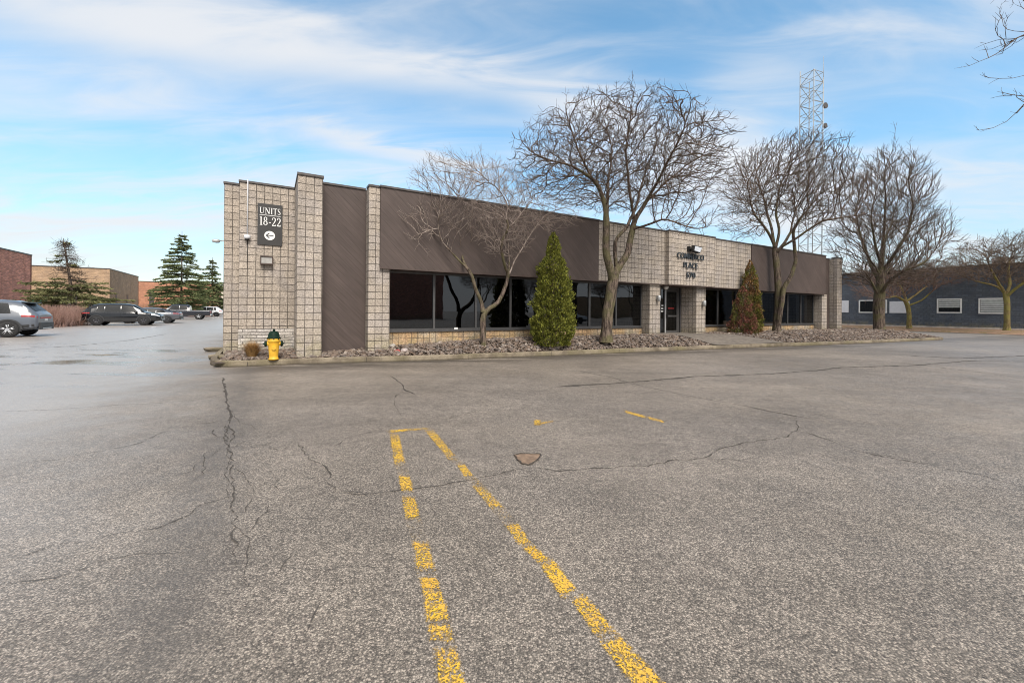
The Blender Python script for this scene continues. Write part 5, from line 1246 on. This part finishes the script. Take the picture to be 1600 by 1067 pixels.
# order so that the thickness goes inward: walking P0->P1 inward must be on the left
cs = [P0, P1, P1 + nr_in * 25, P0 + nr_in * 25]
dk, do = building('painted_brick_building', 'long low slate blue brick building with white framed windows across the lane on the right', cs, hD, M['brick_slate'], capc='cap')
n_out = -nr_in
def e_of(x):      # distance along the wall at a picture column
    r = ray(x, 480); t_ = ((P0.x) * dr.y - (P0.y) * dr.x) / (r.x * dr.y - r.y * dr.x); q = Vector((r.x * t_, r.y * t_, 0)); return (q - P0).dot(dr), t_ * F
zb_ = .10
m = MB(); on_wall(m, P0, dr, n_out, 0.1, (P1 - P0).length - .1, -.03, .42, .03, .2); m.build('foundation_strip', simple('pale_foundation', (0.50, 0.44, 0.38), .85, var=.25, scale=3), dk, do)
def win(x0, x1, ytop, ybot, kind):
    a, ya = e_of(x0); b_, yb = e_of(x1); zt_ = at(x0, ytop, ya).z; zb2_ = at(x0, ybot, ya).z; fw = .10
    if kind == 'panel':
        m = MB(); on_wall(m, P0, dr, n_out, a, b_, zb2_, zt_, .035, .06); tag(m.build('window_board', M['offwhite'], dk, do), 'blank white board over a window'); return
    m = MB()
    for q in ((a, b_, zb2_, zb2_ + fw), (a, b_, zt_ - fw, zt_), (a, a + fw, zb2_ + fw, zt_ - fw), (b_ - fw, b_, zb2_ + fw, zt_ - fw)): on_wall(m, P0, dr, n_out, *q, .05, .08)
    f = m.build('window', M['white'], dk, do)
    m = MB(); on_wall(m, P0, dr, n_out, a + fw, b_ - fw, zb2_ + fw, zt_ - fw, .01, .02); m.build('pane', M['carglass'], f, ()) if 0 else m.build('pane', M['carglass'], f, do)
    if kind.startswith('blind'):
        z_lo = zb2_ + fw + (zt_ - zb2_) * (.36 if kind == 'blind_half' else .06); m = MB(); z = zt_ - fw - .02
        while z > z_lo: on_wall(m, P0, dr, n_out, a + fw + .02, b_ - fw - .02, z - .14, z, .024, .01); z -= .175
        m.build('blind', simple('blind_white', (0.50, 0.53, 0.52), .6), f, do)
win(1286, 1326, 470.2, 488.0, 'panel'); win(1342, 1386, 469, 488.8, 'dark'); win(1390, 1421, 471, 489, 'panel'); win(1464, 1503, 466.8, 489.2, 'blind_half'); win(1529, 1575, 466, 490.2, 'blind_full')
for (x0, x1, y0, y1, dpt, lab, cc) in ((1544, 1561, 404, 417, 8, 'taller brown rooftop unit on the slate painted building', (0.20, 0.17, 0.14)), (1520, 1545, 405, 419, 11, 'pale pink rooftop unit left of the brown one on the slate painted building', (0.48, 0.38, 0.35))):
    a, ya = e_of(x0); b_, _ = e_of(x1); p = P0 + dr * a + nr_in * (dpt - 5); ztop = at(x0, y0, p.y).z
    r_ = empty('rooftop_unit', (p.x, p.y, hD - .4), math.atan2(dr.y, dr.x), lab, 'rooftop unit'); L = (b_ - a)
    m = MB(); m.box(0, L, -1.2, 1.2, .12, ztop - hD + .4); m.build('cabinet', simple('rtu' + lab[:4], cc, .7, var=.2, scale=2), r_, (0, 0, 0), .03)
    m = MB(); m.box(-.05, L + .05, -1.25, 1.25, 0, .118); m.build('curb', M['cap'], r_); m = MB()
    m.box(.15, L - .15, -1.22, -1.205, .3, ztop - hD + .2); m.build('louvre', M['cap'], r_)
# verge before it
m = MB(); n_v = 30; L = (P1 - P0).length
rows = [(-3.6, 0.02), (-3.45, .13), (-2.6, .15), (-1.2, .22), (-.02, .30)]
b0 = len(m.v)
for i in range(n_v + 1):
    for off, z in rows:
        v = P0 + dr * (L * i / n_v) + nr_in * off; m.v.append((v.x, v.y, z))
for i in range(n_v):
    for k in range(4): m.face((b0 + i * 5 + k, b0 + (i + 1) * 5 + k, b0 + (i + 1) * 5 + k + 1, b0 + i * 5 + k + 1), None, k > 1)
def verge_mat():
    t = NT('leafy_verge'); ob = t.obj(); c = t.mix(t.rng(t.noise(ob, 1.5, 5, .7), .4, .6), (0.26, 0.17, 0.12), (0.16, 0.13, 0.06)); c = t.mix(t.rng(t.noise(ob, 12, 4, .7), .45, .6), c, (0.36, 0.24, 0.17)); return t.fin(c, .95, t.bump(t.noise(ob, 10, 5), .8, .05), .1)
tag(m.build('verge', verge_mat()), kind='structure')
# left side: red brick, tan, orange brick, beige shed, fence
def pt(x, Y): v = at(x, 480, Y); v.z = 0; return v
c_end = pt(49, 46); hR = at(49, 400, 46).z
near = c_end - DN * 34; cs = [c_end, c_end - DD * 22, near - DD * 22, near]
cs = [near, c_end, c_end - DD * 22, near - DD * 22]
building('red_brick_building', 'flat roofed red brick building cut by the left edge', cs, hR, M['brick_red'])
tc_ = pt(171, 62); hT = at(171, 421, 62).z; w0 = tc_ - DD * 30; far_ = pt(216, 77)
nn_ = (far_ - tc_).normalized()
tb, to_ = building('tan_brick_building', 'tan brick building with stained upper walls behind the pine', [w0, tc_, far_, far_ - DD * 30], hT, M['brick_tan'])
def side_win(root, o, p, d, nrm, e0, e1, z0, z1, name, m_):
    mm = MB(); on_wall(mm, p, d, nrm, e0, e1, z0, z1, .03, .06); mm.build(name, m_, root, o)
nout = Vector((nn_.y, -nn_.x, 0))
for e in (3.0, 9.5): side_win(tb, to_, tc_, nn_, nout, e, e + .9, .2, 3.6, 'door', M['cap'])
side_win(tb, to_, w0, DD, -DN, 24, 26.5, .1, 3.2, 'door', M['cap'])
oc = pt(214, 84); hO = at(216, 440, 84).z; ob_, oo = building('orange_brick_building', 'low orange brick building between the tan building and the spruce', [oc, oc + DD * 13, oc + DD * 13 + DN * 12, oc + DN * 12], hO, M['brick_orange'])
side_win(ob_, oo, oc, DD, -DN, 1.9, 2.7, 1.0, 5.0, 'window', M['cap'])
sc_ = pt(290, 112); M['beige'] = simple('beige_metal', (0.52, 0.46, 0.37), .7, var=.08)
building('beige_shed', 'low beige building far behind the pickup truck', [sc_, sc_ + DD * 16, sc_ + DD * 16 + DN * 10, sc_ + DN * 10], at(300, 448, 112).z, M['beige'])
fr_ = empty('wooden_fence', pt(255, 96), 0, 'weathered grey board fence at the far end of the lane', 'fence'); fo = tuple(pt(255, 96)); m = MB(); mp_ = MB(); p = pt(255, 96)
for k in range(95):
    q = p + DD * (k * .19); zt_ = 1.78 + rnd.uniform(-.03, .03); bb = MB(); wallbox(bb, q, q + DD * .16, zt_, .025, 0); b = len(m.v); m.v += bb.v
    for f in bb.f: m.face([b + i for i in f])
    if k % 12 == 0: q = q + DN * .1; MB().tube([(q.x, q.y, 0), (q.x, q.y, 1.9)], .07, 4).build('post', M['cap'], fr_, fo)
m.build('boards', simple('grey_boards', (0.24, 0.22, 0.2), .85, var=.3, scale=3), fr_, fo)
# green bin and blue bin
def bin_(x, y, Y, w_, d_, h_, c, name, label, cat, z=0):
    p = pt(x, Y); r = empty(name, (p.x, p.y, z), RZ, label, cat); m = MB(); m.prism([(-w_ / 2 * .92, .12), (w_ / 2 * .92, .12), (w_ / 2, h_), (-w_ / 2, h_)], -d_ / 2, d_ / 2); m.build('tub', simple(name + '_paint', c, .5), r, (0, 0, 0), .02)
    m = MB(); m.prism([(-w_ / 2 - .03, h_ + .003), (w_ / 2 + .03, h_ + .003), (w_ / 2 + .02, h_ + .09), (-w_ / 2 - .02, h_ + .09)], -d_ / 2 - .03, d_ / 2 + .03); m.build('lid', simple(name + '_lid', tuple(v * .6 for v in c), .5), r, (0, 0, 0), .02)
    for sx2 in (-1, 1):
        m = MB(); m.lathe([(.08, -.05), (.08, .05)], 10, (sx2 * w_ * .35, 0, .08), 'y'); m.build('wheel', M['rubber'], r)
bin_(56, 466, 52, 1.5, 1.6, 2.3, (0.02, 0.16, 0.10), 'waste_skip', 'dark green waste container against the tan building', 'container')
bin_(286, 470, 88, 1.9, 1.2, 2.55, (0.03, 0.25, 0.50), 'blue_container', 'bright blue container by the spruce behind the pickup truck', 'container')

# ------------------------------------------------------------------ lattice tower
YT = 70.0; tp = pt(1265, YT); kk = YT / F; tw = empty('lattice_tower', tp, R(20), 'tall pale steel lattice tower with small dishes rising behind the building', 'tower')
ztp = at(1265, 116, YT).z; hw = 1.15; ly = []
legs = [(-hw, -hw), (hw, -hw), (hw, hw), (-hw, hw)]
M['steel'] = simple('tower_steel', (0.33, 0.34, 0.34), .5, .1)
for i, (a, b_) in enumerate(legs): MB().tube([(a, b_, 0), (a, b_, ztp + (0, -1.0, -.5, .8)[i])], .075, 6).build('leg', M['steel'], tw)
m = MB(); st_ = 1.7; nb = int(ztp / st_)
for k in range(nb):
    z0 = ztp - (k + 1) * st_; z1 = z0 + st_
    for i in range(4):
        a, b_ = legs[i], legs[(i + 1) % 4]; m.tube([(a[0], a[1], z0), (b_[0], b_[1], z1)], .048, 4, cap=False) if (k + i) % 2 else m.tube([(b_[0], b_[1], z0), (a[0], a[1], z1)], .048, 4, cap=False)
        if k % 1 == 0: m.tube([(a[0], a[1], z1 - .1), (b_[0], b_[1], z1 - .1)], .042, 4, cap=False)
m.build('bracing', M['steel'], tw)
MB().tube([(hw, -hw, ztp - 2), (hw, -hw, at(1282, 92, YT).z)], [.05, .02], 6).build('whip_antenna', M['steel'], tw)
for (x, y, r_) in ((1286, 168, .5), (1285, 199, .42)):
    z = at(x, y, YT).z; m = MB(); m.lathe([(r_ * .3, .35), (r_ * .8, .15), (r_, -.05), (r_ * .97, -.18)], 16, (hw + .45, -hw, z), 'y'); m.tube([(hw, -hw, z), (hw + .45, -hw + .3, z)], .05, 6); m.build('dish', M['cap'], tw)

# ------------------------------------------------------------------ vehicles
def lerp(a, b, t): return a + (b - a) * t
def car(name, label, S, P, flip, paint, st, wheels, wr, L, W2, cabin, kind='suv', cladding=None, rim='rim_dark', extras=None):
    """st: stations (x from rear 0 to front L): x, zbot, zbelt, ztop, halfwidth, halfwidth at top.  x axis forward, cabin = windows"""
    root = empty(name, W(S, P, 0), RZ + (math.pi if flip else 0), label, 'car' if kind != 'pickup' else 'pickup truck')
    X = [s[0] for s in st]
    def sec(x):
        return [float(np.interp(x, X, [s[i] for s in st])) for i in range(1, 6)]
    def ring(x, k):
        zb, zl, zt, w_, wt = sec(x)
        R_ = [(0, zb), (w_ * .80, zb), (w_ * .97, zb + .09), (w_, lerp(zb, zl, .50)), (w_ * .985, lerp(zb, zl, .80)), (w_ * .94, zl), (lerp(w_ * .90, wt, .80), lerp(zl, zt, .82)), (wt * .84, zt - .008), (wt * .45, zt + .02), (0, zt + .028)]
        i = min(int(k), len(R_) - 2); f = k - i
        return (lerp(R_[i][0], R_[i + 1][0], f), lerp(R_[i][1], R_[i + 1][1], f))
    NX = 64; xs = sorted(set([L * i / NX for i in range(NX + 1)] + [x for x in X if 0 < x < L])); x_c = L / 2
    ks = [0, 1, 1.5, 2, 2.5, 3, 3.5, 4, 4.5, 5, 5.5, 6, 6.5, 7, 8, 9]
    m = MB(); rows = []
    for x in xs:
        half = [ring(x, k) for k in ks]; e = min(x, L - x); bulge = 0
        full = [(y, z) for y, z in half] + [(-y, z) for y, z in half[-2:0:-1]]
        rows.append(len(m.v))
        m.v += [(x - x_c, y, z) for y, z in full]
    nn = len(full)
    for a, b_ in zip(rows[:-1], rows[1:]):
        for k in range(nn): m.face((a + k, a + (k + 1) % nn, b_ + (k + 1) % nn, b_ + k), None, True)
    m.face([rows[0] + k for k in range(nn)], None, False); m.face([rows[-1] + k for k in range(nn)][::-1], None, False)
    bo = m.build('body', paint, root); md = bo.modifiers.new('edge', 'EDGE_SPLIT'); md.split_angle = R(38)
    def patch(x0, x1, k0, k1, off, both=True, nx=8, nk=4, mb=None, slant0=0, slant1=0):
        mb = mb or MB()
        for sg in ((1, -1) if both else (1,)):
            b = len(mb.v)
            for i in range(nx + 1):
                for j in range(nk + 1):
                    k = lerp(k0, k1, j / nk); t_ = i / nx
                    xa = lerp(x0 + slant0 * j / nk, x1 + slant1 * j / nk, t_)
                    y, z = ring(xa, k); y2, z2 = ring(xa, k + .03); y1, z1 = ring(xa, k - .03)
                    ny, nz = (z2 - z1), -(y2 - y1); l = math.hypot(ny, nz) or 1; zf = (ring(xa + .03, k)[1] - ring(xa - .03, k)[1]) / .06; nx_ = -zf * (nz / l) if abs(nz / l) > .3 else 0
                    mb.v.append((xa - x_c + nx_ * off, (y + ny / l * off) * sg, z + nz / l * off))
            for i in range(nx):
                for j in range(nk):
                    q = (b + i * (nk + 1) + j, b + (i + 1) * (nk + 1) + j, b + (i + 1) * (nk + 1) + j + 1, b + i * (nk + 1) + j + 1); mb.face(q if sg > 0 else q[::-1], None, True)
        return mb
    for (x0, x1, s0, s1) in cabin['side']:
        for sg in (1, -1):
            mb = patch(x0, x1, 5.12, 6.02, .006, False, 8, 4, None, s0, s1)
            if sg < 0: mb.v = [(a, -b_, c) for a, b_, c in mb.v]
            mb.build('side_window', M['carglass'], root)
    for nm in ('windshield', 'rear_window'):
        x0, x1 = cabin[nm]; mb = MB(); b = 0; nx, ny = 6, 8
        for i in range(nx + 1):
            xa = lerp(x0, x1, i / nx)
            for j in range(ny + 1):
                v = lerp(-1, 1, j / ny); zb, zl, zt, w_, wt = sec(xa); y = wt * .86 * v; z = zt + .028 * (1 - abs(v)) - .004
                sl = (sec(xa + .05)[2] - sec(xa - .05)[2]) / .1; l = math.hypot(sl, 1); mb.v.append((xa - x_c - sl / l * .014, y, z + .014 / l))
        for i in range(nx):
            for j in range(ny): mb.face((i * (ny + 1) + j, (i + 1) * (ny + 1) + j, (i + 1) * (ny + 1) + j + 1, i * (ny + 1) + j + 1), None, True)
        mb.build(nm, M['carglass'], root)
    # wheels
    for xw in wheels:
        for sg in (1, -1):
            zb, zl, zt, w_, wt = sec(xw); yo = (w_ + .012) * sg
            m = MB(); ar = wr * 1.13; pts = [(xw - x_c + ar * math.cos(a), wr + ar * math.sin(a)) for a in [math.pi * i / 16 for i in range(17)]]; pts = [(xw - x_c + ar, max(.2, zb))] + pts + [(xw - x_c - ar, max(.2, zb))]
            m.prism(pts, min(yo, yo - .10 * sg), max(yo, yo - .10 * sg)); m.build('wheel_arch', M['black'], root)
            if cladding:
                m = MB(); b = 0
                for rr_, k in ((ar, 0), (ar * 1.16, 1)):
                    for i in range(17): a = math.pi * i / 16; m.v.append((xw - x_c + rr_ * math.cos(a), yo + .012 * sg, wr + rr_ * math.sin(a)))
                for i in range(16): m.face((i, i + 1, 17 + i + 1, 17 + i))
                m.build('arch_trim', cladding, root)
            yc = (W2 - .11) * sg
            m = MB(); m.lathe([(wr * .66, -.115), (wr * .93, -.115), (wr, -.08), (wr, .08), (wr * .93, .115), (wr * .66, .115)], 28, (xw - x_c, yc + .03 * sg, wr), 'y')
            wh = m.build('wheel', M['rubber'], root)
            m = MB(); m.lathe([(wr * .67, -.05 * sg), (wr * .67, .118 * sg), (wr * .62, .118 * sg), (wr * .58, .06 * sg), (.02, .05 * sg)], 28, (xw - x_c, yc + .03 * sg, wr), 'y', False)
            m.build('rim_barrel', M['black'], wh)
            m = MB(); y_ = yc + .03 * sg + .10 * sg
            for q in range(5):
                a = q / 5 * 2 * math.pi + .3
                for da in (-.16, .16):
                    p0 = (math.cos(a + da * 1.6) * wr * .12, math.sin(a + da * 1.6) * wr * .12); p1 = (math.cos(a + da) * wr * .63, math.sin(a + da) * wr * .63)
                    m.tube([(xw - x_c + p0[0], y_, wr + p0[1]), (xw - x_c + p1[0], y_ + .006 * sg, wr + p1[1])], .022, 4)
            m.lathe([(.07, -.02), (.07, .02)], 12, (xw - x_c, y_, wr), 'y'); m.lathe([(wr * .665, -.012), (wr * .665, .012), (wr * .60, .012), (wr * .60, -.012)], 28, (xw - x_c, y_ + .008 * sg, wr), 'y') if 0 else None
            m.build('rim', M[rim], wh)
    # mirrors
    xm = cabin['mirror']
    for sg in (1, -1):
        zb, zl, zt, w_, wt = sec(xm); m = MB(); m.lathe([(.02, -.09), (.08, -.07), (.085, .06), (.05, .10)], 10, (xm - x_c, (w_ + .09) * sg, zl + .07), 'y'); m.tube([(xm - x_c, w_ * .93 * sg, zl + .02), (xm - x_c, (w_ + .04) * sg, zl + .05)], .025, 6); m.build('mirror', paint, root)
    # lamps at both ends
    def lamp(nm, x0, x1, k0, k1, mt):
        for sg in (1, -1):
            mb = patch(x0, x1, k0, k1, .012, False, 5, 3)
            if sg < 0: mb.v = [(a, -b_, c) for a, b_, c in mb.v]
            mb.build(nm, mt, root)
    lamp('headlight', L - .62, L - .10, 4.1, 5.0, M['lamp_lens']); 
    # end panels
    def end(nm, x, y0, y1, z0, z1, mt, out=.02):
        f = 1 if x > L / 2 else -1; xa = x - x_c; m = MB(); m.box(min(xa, xa + out * f), max(xa, xa + out * f), y0, y1, z0, z1); m.build(nm, mt, root, (0, 0, 0), .006)
    for e in extras or []: e(root, sec, x_c, patch, end, lamp)
    if kind != 'pickup':
        lamp('tail_lamp', .02, .52, 4.35, 4.95, M['red_lens'])
    if cladding:
        mb = patch(.10, L - .12, 1.6, 2.6, .010, True, 20, 2); mb.build('sill_cladding', cladding, root)
    # door seams
    m = MB()
    for xs_d in cabin['seams']:
        for sg in (1, -1):
            p = [ring(xs_d, k) for k in (2.2, 3, 4, 5)]; m.tube([(xs_d - x_c, (y + .001) * sg, z) for y, z in p], .006, 4, cap=False)
    m.build('door_seams', M['black'], root)
    m = MB()
    for xh in cabin['handles']:
        for sg in (1, -1):
            y, z = ring(xh, 4.5); m.tube([(xh - x_c - .1, (y + .012) * sg, z), (xh - x_c + .1, (y + .012) * sg, z)], .014, 6)
    m.build('door_handles', paint, root)
    return root
def paint(name, c, metal=.35, rough=.28):
    m_ = simple(name, c, rough, metal, var=.02, coat=.6); b_ = m_.node_tree.nodes['Principled BSDF']
    for l_ in list(b_.inputs['Roughness'].links): m_.node_tree.links.remove(l_)
    b_.inputs['Roughness'].default_value = rough; return m_
M['rim_dark'] = simple('dark_rim', (0.10, 0.10, 0.11), .3, .8); M['rim_silver'] = simple('silver_rim', (0.55, 0.56, 0.58), .3, .8)
SUVST = [(0, .48, .95, 1.02, .78, .62), (.06, .40, 1.0, 1.10, .86, .66), (.22, .36, 1.03, 1.28, .91, .66), (.55, .30, 1.04, 1.60, .935, .66), (.9, .28, 1.04, 1.69, .94, .66), (1.6, .26, 1.03, 1.73, .945, .68), (2.5, .26, 1.02, 1.72, .945, .69), (3.0, .26, 1.01, 1.64, .945, .68),
         (3.35, .27, 1.00, 1.38, .94, .70), (3.72, .28, 1.00, 1.09, .93, .76), (4.1, .30, .97, 1.02, .91, .74), (4.5, .33, .88, .95, .88, .70), (4.72, .38, .76, .86, .80, .62), (4.80, .45, .68, .76, .68, .52)]
SUVCAB = dict(side=[(.86, 1.32, .14, 0), (1.38, 2.28, 0, 0), (2.34, 3.42, 0, -.42)], windshield=(3.02, 3.66), rear_window=(.16, .52), mirror=3.25, seams=(1.35, 2.31, 3.35), handles=(1.6, 2.55))
def bumper(c0, plate=True):
    def f(root, sec, xc, patch, end, lamp):
        end('rear_bumper', 0.02, -.70, .70, .34, .66, c0, .07); end('skid_plate', .03, -.45, .45, .36, .42, M['galv'], .085)
        m = MB(); z_ = sec(.6)[2] + .0; m.prism([(-xc + .34, z_ - .02), (-xc + .62, z_ + .0), (-xc + .62, z_ + .04), (-xc + .36, z_ + .035)], -.60, .60); m.build('spoiler', M['black'], root)
        m = MB(); zt_ = sec(.1)[1]; m.box(-xc - .012, -xc + .05, -.55, .55, .86, .93); m.build('tail_light_bar', M['red_lens'], root)
        if plate: end('number_plate', 0.0, -.16, .16, .74, .86, M['white'], .015)
    return f
def grille(root, sec, xc, patch, end, lamp):
    L = xc * 2; end('grille', L - .03, -.36, .36, .50, .72, M['black'], .045); end('grille', L - .06, -.55, .55, .34, .44, M['black'], .06)
clad = simple('grey_cladding', (0.035, 0.036, 0.038), .6)
def gp_(x, y): return toSP(gnd(x, y))
# 1 grey suv, wheel at px 12
s, P = gp_(13, 527); Lg = 4.7
car('parked_suv', 'silver grey suv facing away left at the left edge of the photo', s - Lg / 2 + .90, P + .8, True, paint('grey_paint', (0.10, 0.115, 0.14), .0, .3), SUVST, (.92, 3.72), .365, 4.80, .945, SUVCAB, cladding=clad, rim='rim_silver', extras=[bumper(clad), grille])
# 2 black suv
s, P = gp_(150, 508.8)
s2, _ = gp_(226, 508.8)
car('parked_suv', 'black suv parked side on before the pine', (s + s2) / 2 + .0, P + .8, False, paint('black_paint', (0.004, 0.0045, 0.006), .0, .12), SUVST, (.92, 3.72), .37, 4.80, .945, SUVCAB, cladding=clad, rim='rim_dark', extras=[bumper(clad), grille])
SED = [(0, .46, .86, .90, .74, .58), (.08, .38, .95, 1.02, .84, .64), (.5, .30, .97, 1.06, .90, .66), (.95, .27, .96, 1.18, .915, .62), (1.5, .25, .94, 1.38, .92, .60), (2.1, .24, .93, 1.44, .92, .61), (2.8, .24, .92, 1.40, .92, .62), (3.2, .25, .91, 1.18, .915, .66), (3.55, .26, .90, .98, .91, .74), (4.2, .30, .80, .86, .88, .70), (4.6, .36, .68, .74, .76, .58), (4.72, .42, .60, .66, .64, .5)]
SEDC = dict(side=[(1.02, 1.75, .25, 0), (1.80, 2.35, 0, 0), (2.40, 3.25, 0, -.42)], windshield=(2.86, 3.48), rear_window=(.62, 1.42), mirror=3.05, seams=(1.5, 2.38, 3.25), handles=(1.75, 2.6))
s, P = gp_(262, 505)
car('parked_sedan', 'dark grey sedan half hidden behind the nose of the black suv', s - 1.45, P + .8, True, paint('sedan_paint', (0.10, 0.105, 0.12)), SED, (.95, 3.75), .33, 4.72, .92, SEDC, rim='rim_dark', extras=[bumper(clad), grille])
PK = [(0, .60, 1.08, 1.12, .95, .9), (.05, .52, 1.16, 1.19, .98, .93), (1.0, .48, 1.17, 1.20, .99, .94), (2.05, .45, 1.17, 1.20, .99, .94), (2.10, .45, 1.17, 1.70, .99, .70), (2.35, .42, 1.17, 1.86, .99, .72), (3.4, .40, 1.16, 1.90, .99, .74), (3.85, .40, 1.15, 1.84, .99, .73), (4.2, .42, 1.15, 1.50, .985, .80), (4.5, .42, 1.15, 1.24, .98, .86), (5.2, .45, 1.08, 1.17, .96, .84), (5.6, .50, 1.00, 1.08, .92, .80), (5.75, .55, .9, .98, .82, .7)]
PKC = dict(side=[(2.30, 3.05, .08, 0), (3.12, 4.22, 0, -.42)], windshield=(3.90, 4.44), rear_window=(2.11, 2.28), mirror=4.1, seams=(2.2, 3.08, 4.2), handles=(2.45, 3.3))
def pktail(root, sec, xc, patch, end, lamp):
    end('rear_bumper', 0.0, -.85, .85, .50, .68, M['galv'], .12); end('tailgate', 0.0, -.72, .72, .70, 1.14, clad, .02)
    for y in (-.9, .74): end('tail_lamp', 0.02, y, y + .16, .78, 1.12, M['red_lens'], .06)
s, P = gp_(311, 499.3)
car('pickup_truck', 'dark pickup truck with its bed towards the building at the end of the lane', s - 1.75, P + .8, True, paint('pickup_paint', (0.018, 0.02, 0.028), .2, .2), PK, (1.15, 4.75), .39, 5.75, .99, PKC, 'pickup', rim='rim_silver', extras=[pktail])
s, P = gp_(338, 494.6)
wsuv = car('parked_suv', 'white suv farthest down the lane beside the left wall', s - 1.5, P + .8, True, paint('white_car_paint', (0.72, 0.73, 0.74), .0, .3), SUVST, (.92, 3.72), .36, 4.80, .945, SUVCAB, cladding=clad, rim='rim_dark', extras=[bumper(clad)])

# ------------------------------------------------------------------ across the street behind the camera: what the windows mirror
building('brick_building', 'dark red brick building across the street behind the viewer', [Vector((44, -24, 0)), Vector((26, -30, 0)), Vector((30, -46, 0)), Vector((48, -40, 0))], 7.5, M['brick_red'])
building('brick_building', 'low tan brick building farther along the street behind the viewer', [Vector((110, 20, 0)), Vector((80, -20, 0)), Vector((94, -30, 0)), Vector((124, 10, 0))], 5.0, M['brick_tan'])
trs = [o for o in bpy.data.objects if o.name.startswith('bare_tree') and o.parent is None]
for k, (x, y, rz) in enumerate(((38, -12, 1.0), (46, -2, 2.4), (60, -14, 4.0), (56, 6, 5.2), (72, -4, 3.1))):
    c = copy_tree(trs[k % 2]); c.location = (x, y, 0); c.rotation_euler.z = rz
    c['label'] = ('first', 'second', 'third', 'fourth', 'last')[k] + ' bare street tree beyond the right edge, mirrored in the windows'; c['group'] = 'street trees mirrored in the windows'
vc = copy_tree(wsuv); vc.location = (33, 3.5, 0); vc.rotation_euler.z = .9; vc['label'] = 'white suv parked beyond the right edge, mirrored in the windows'
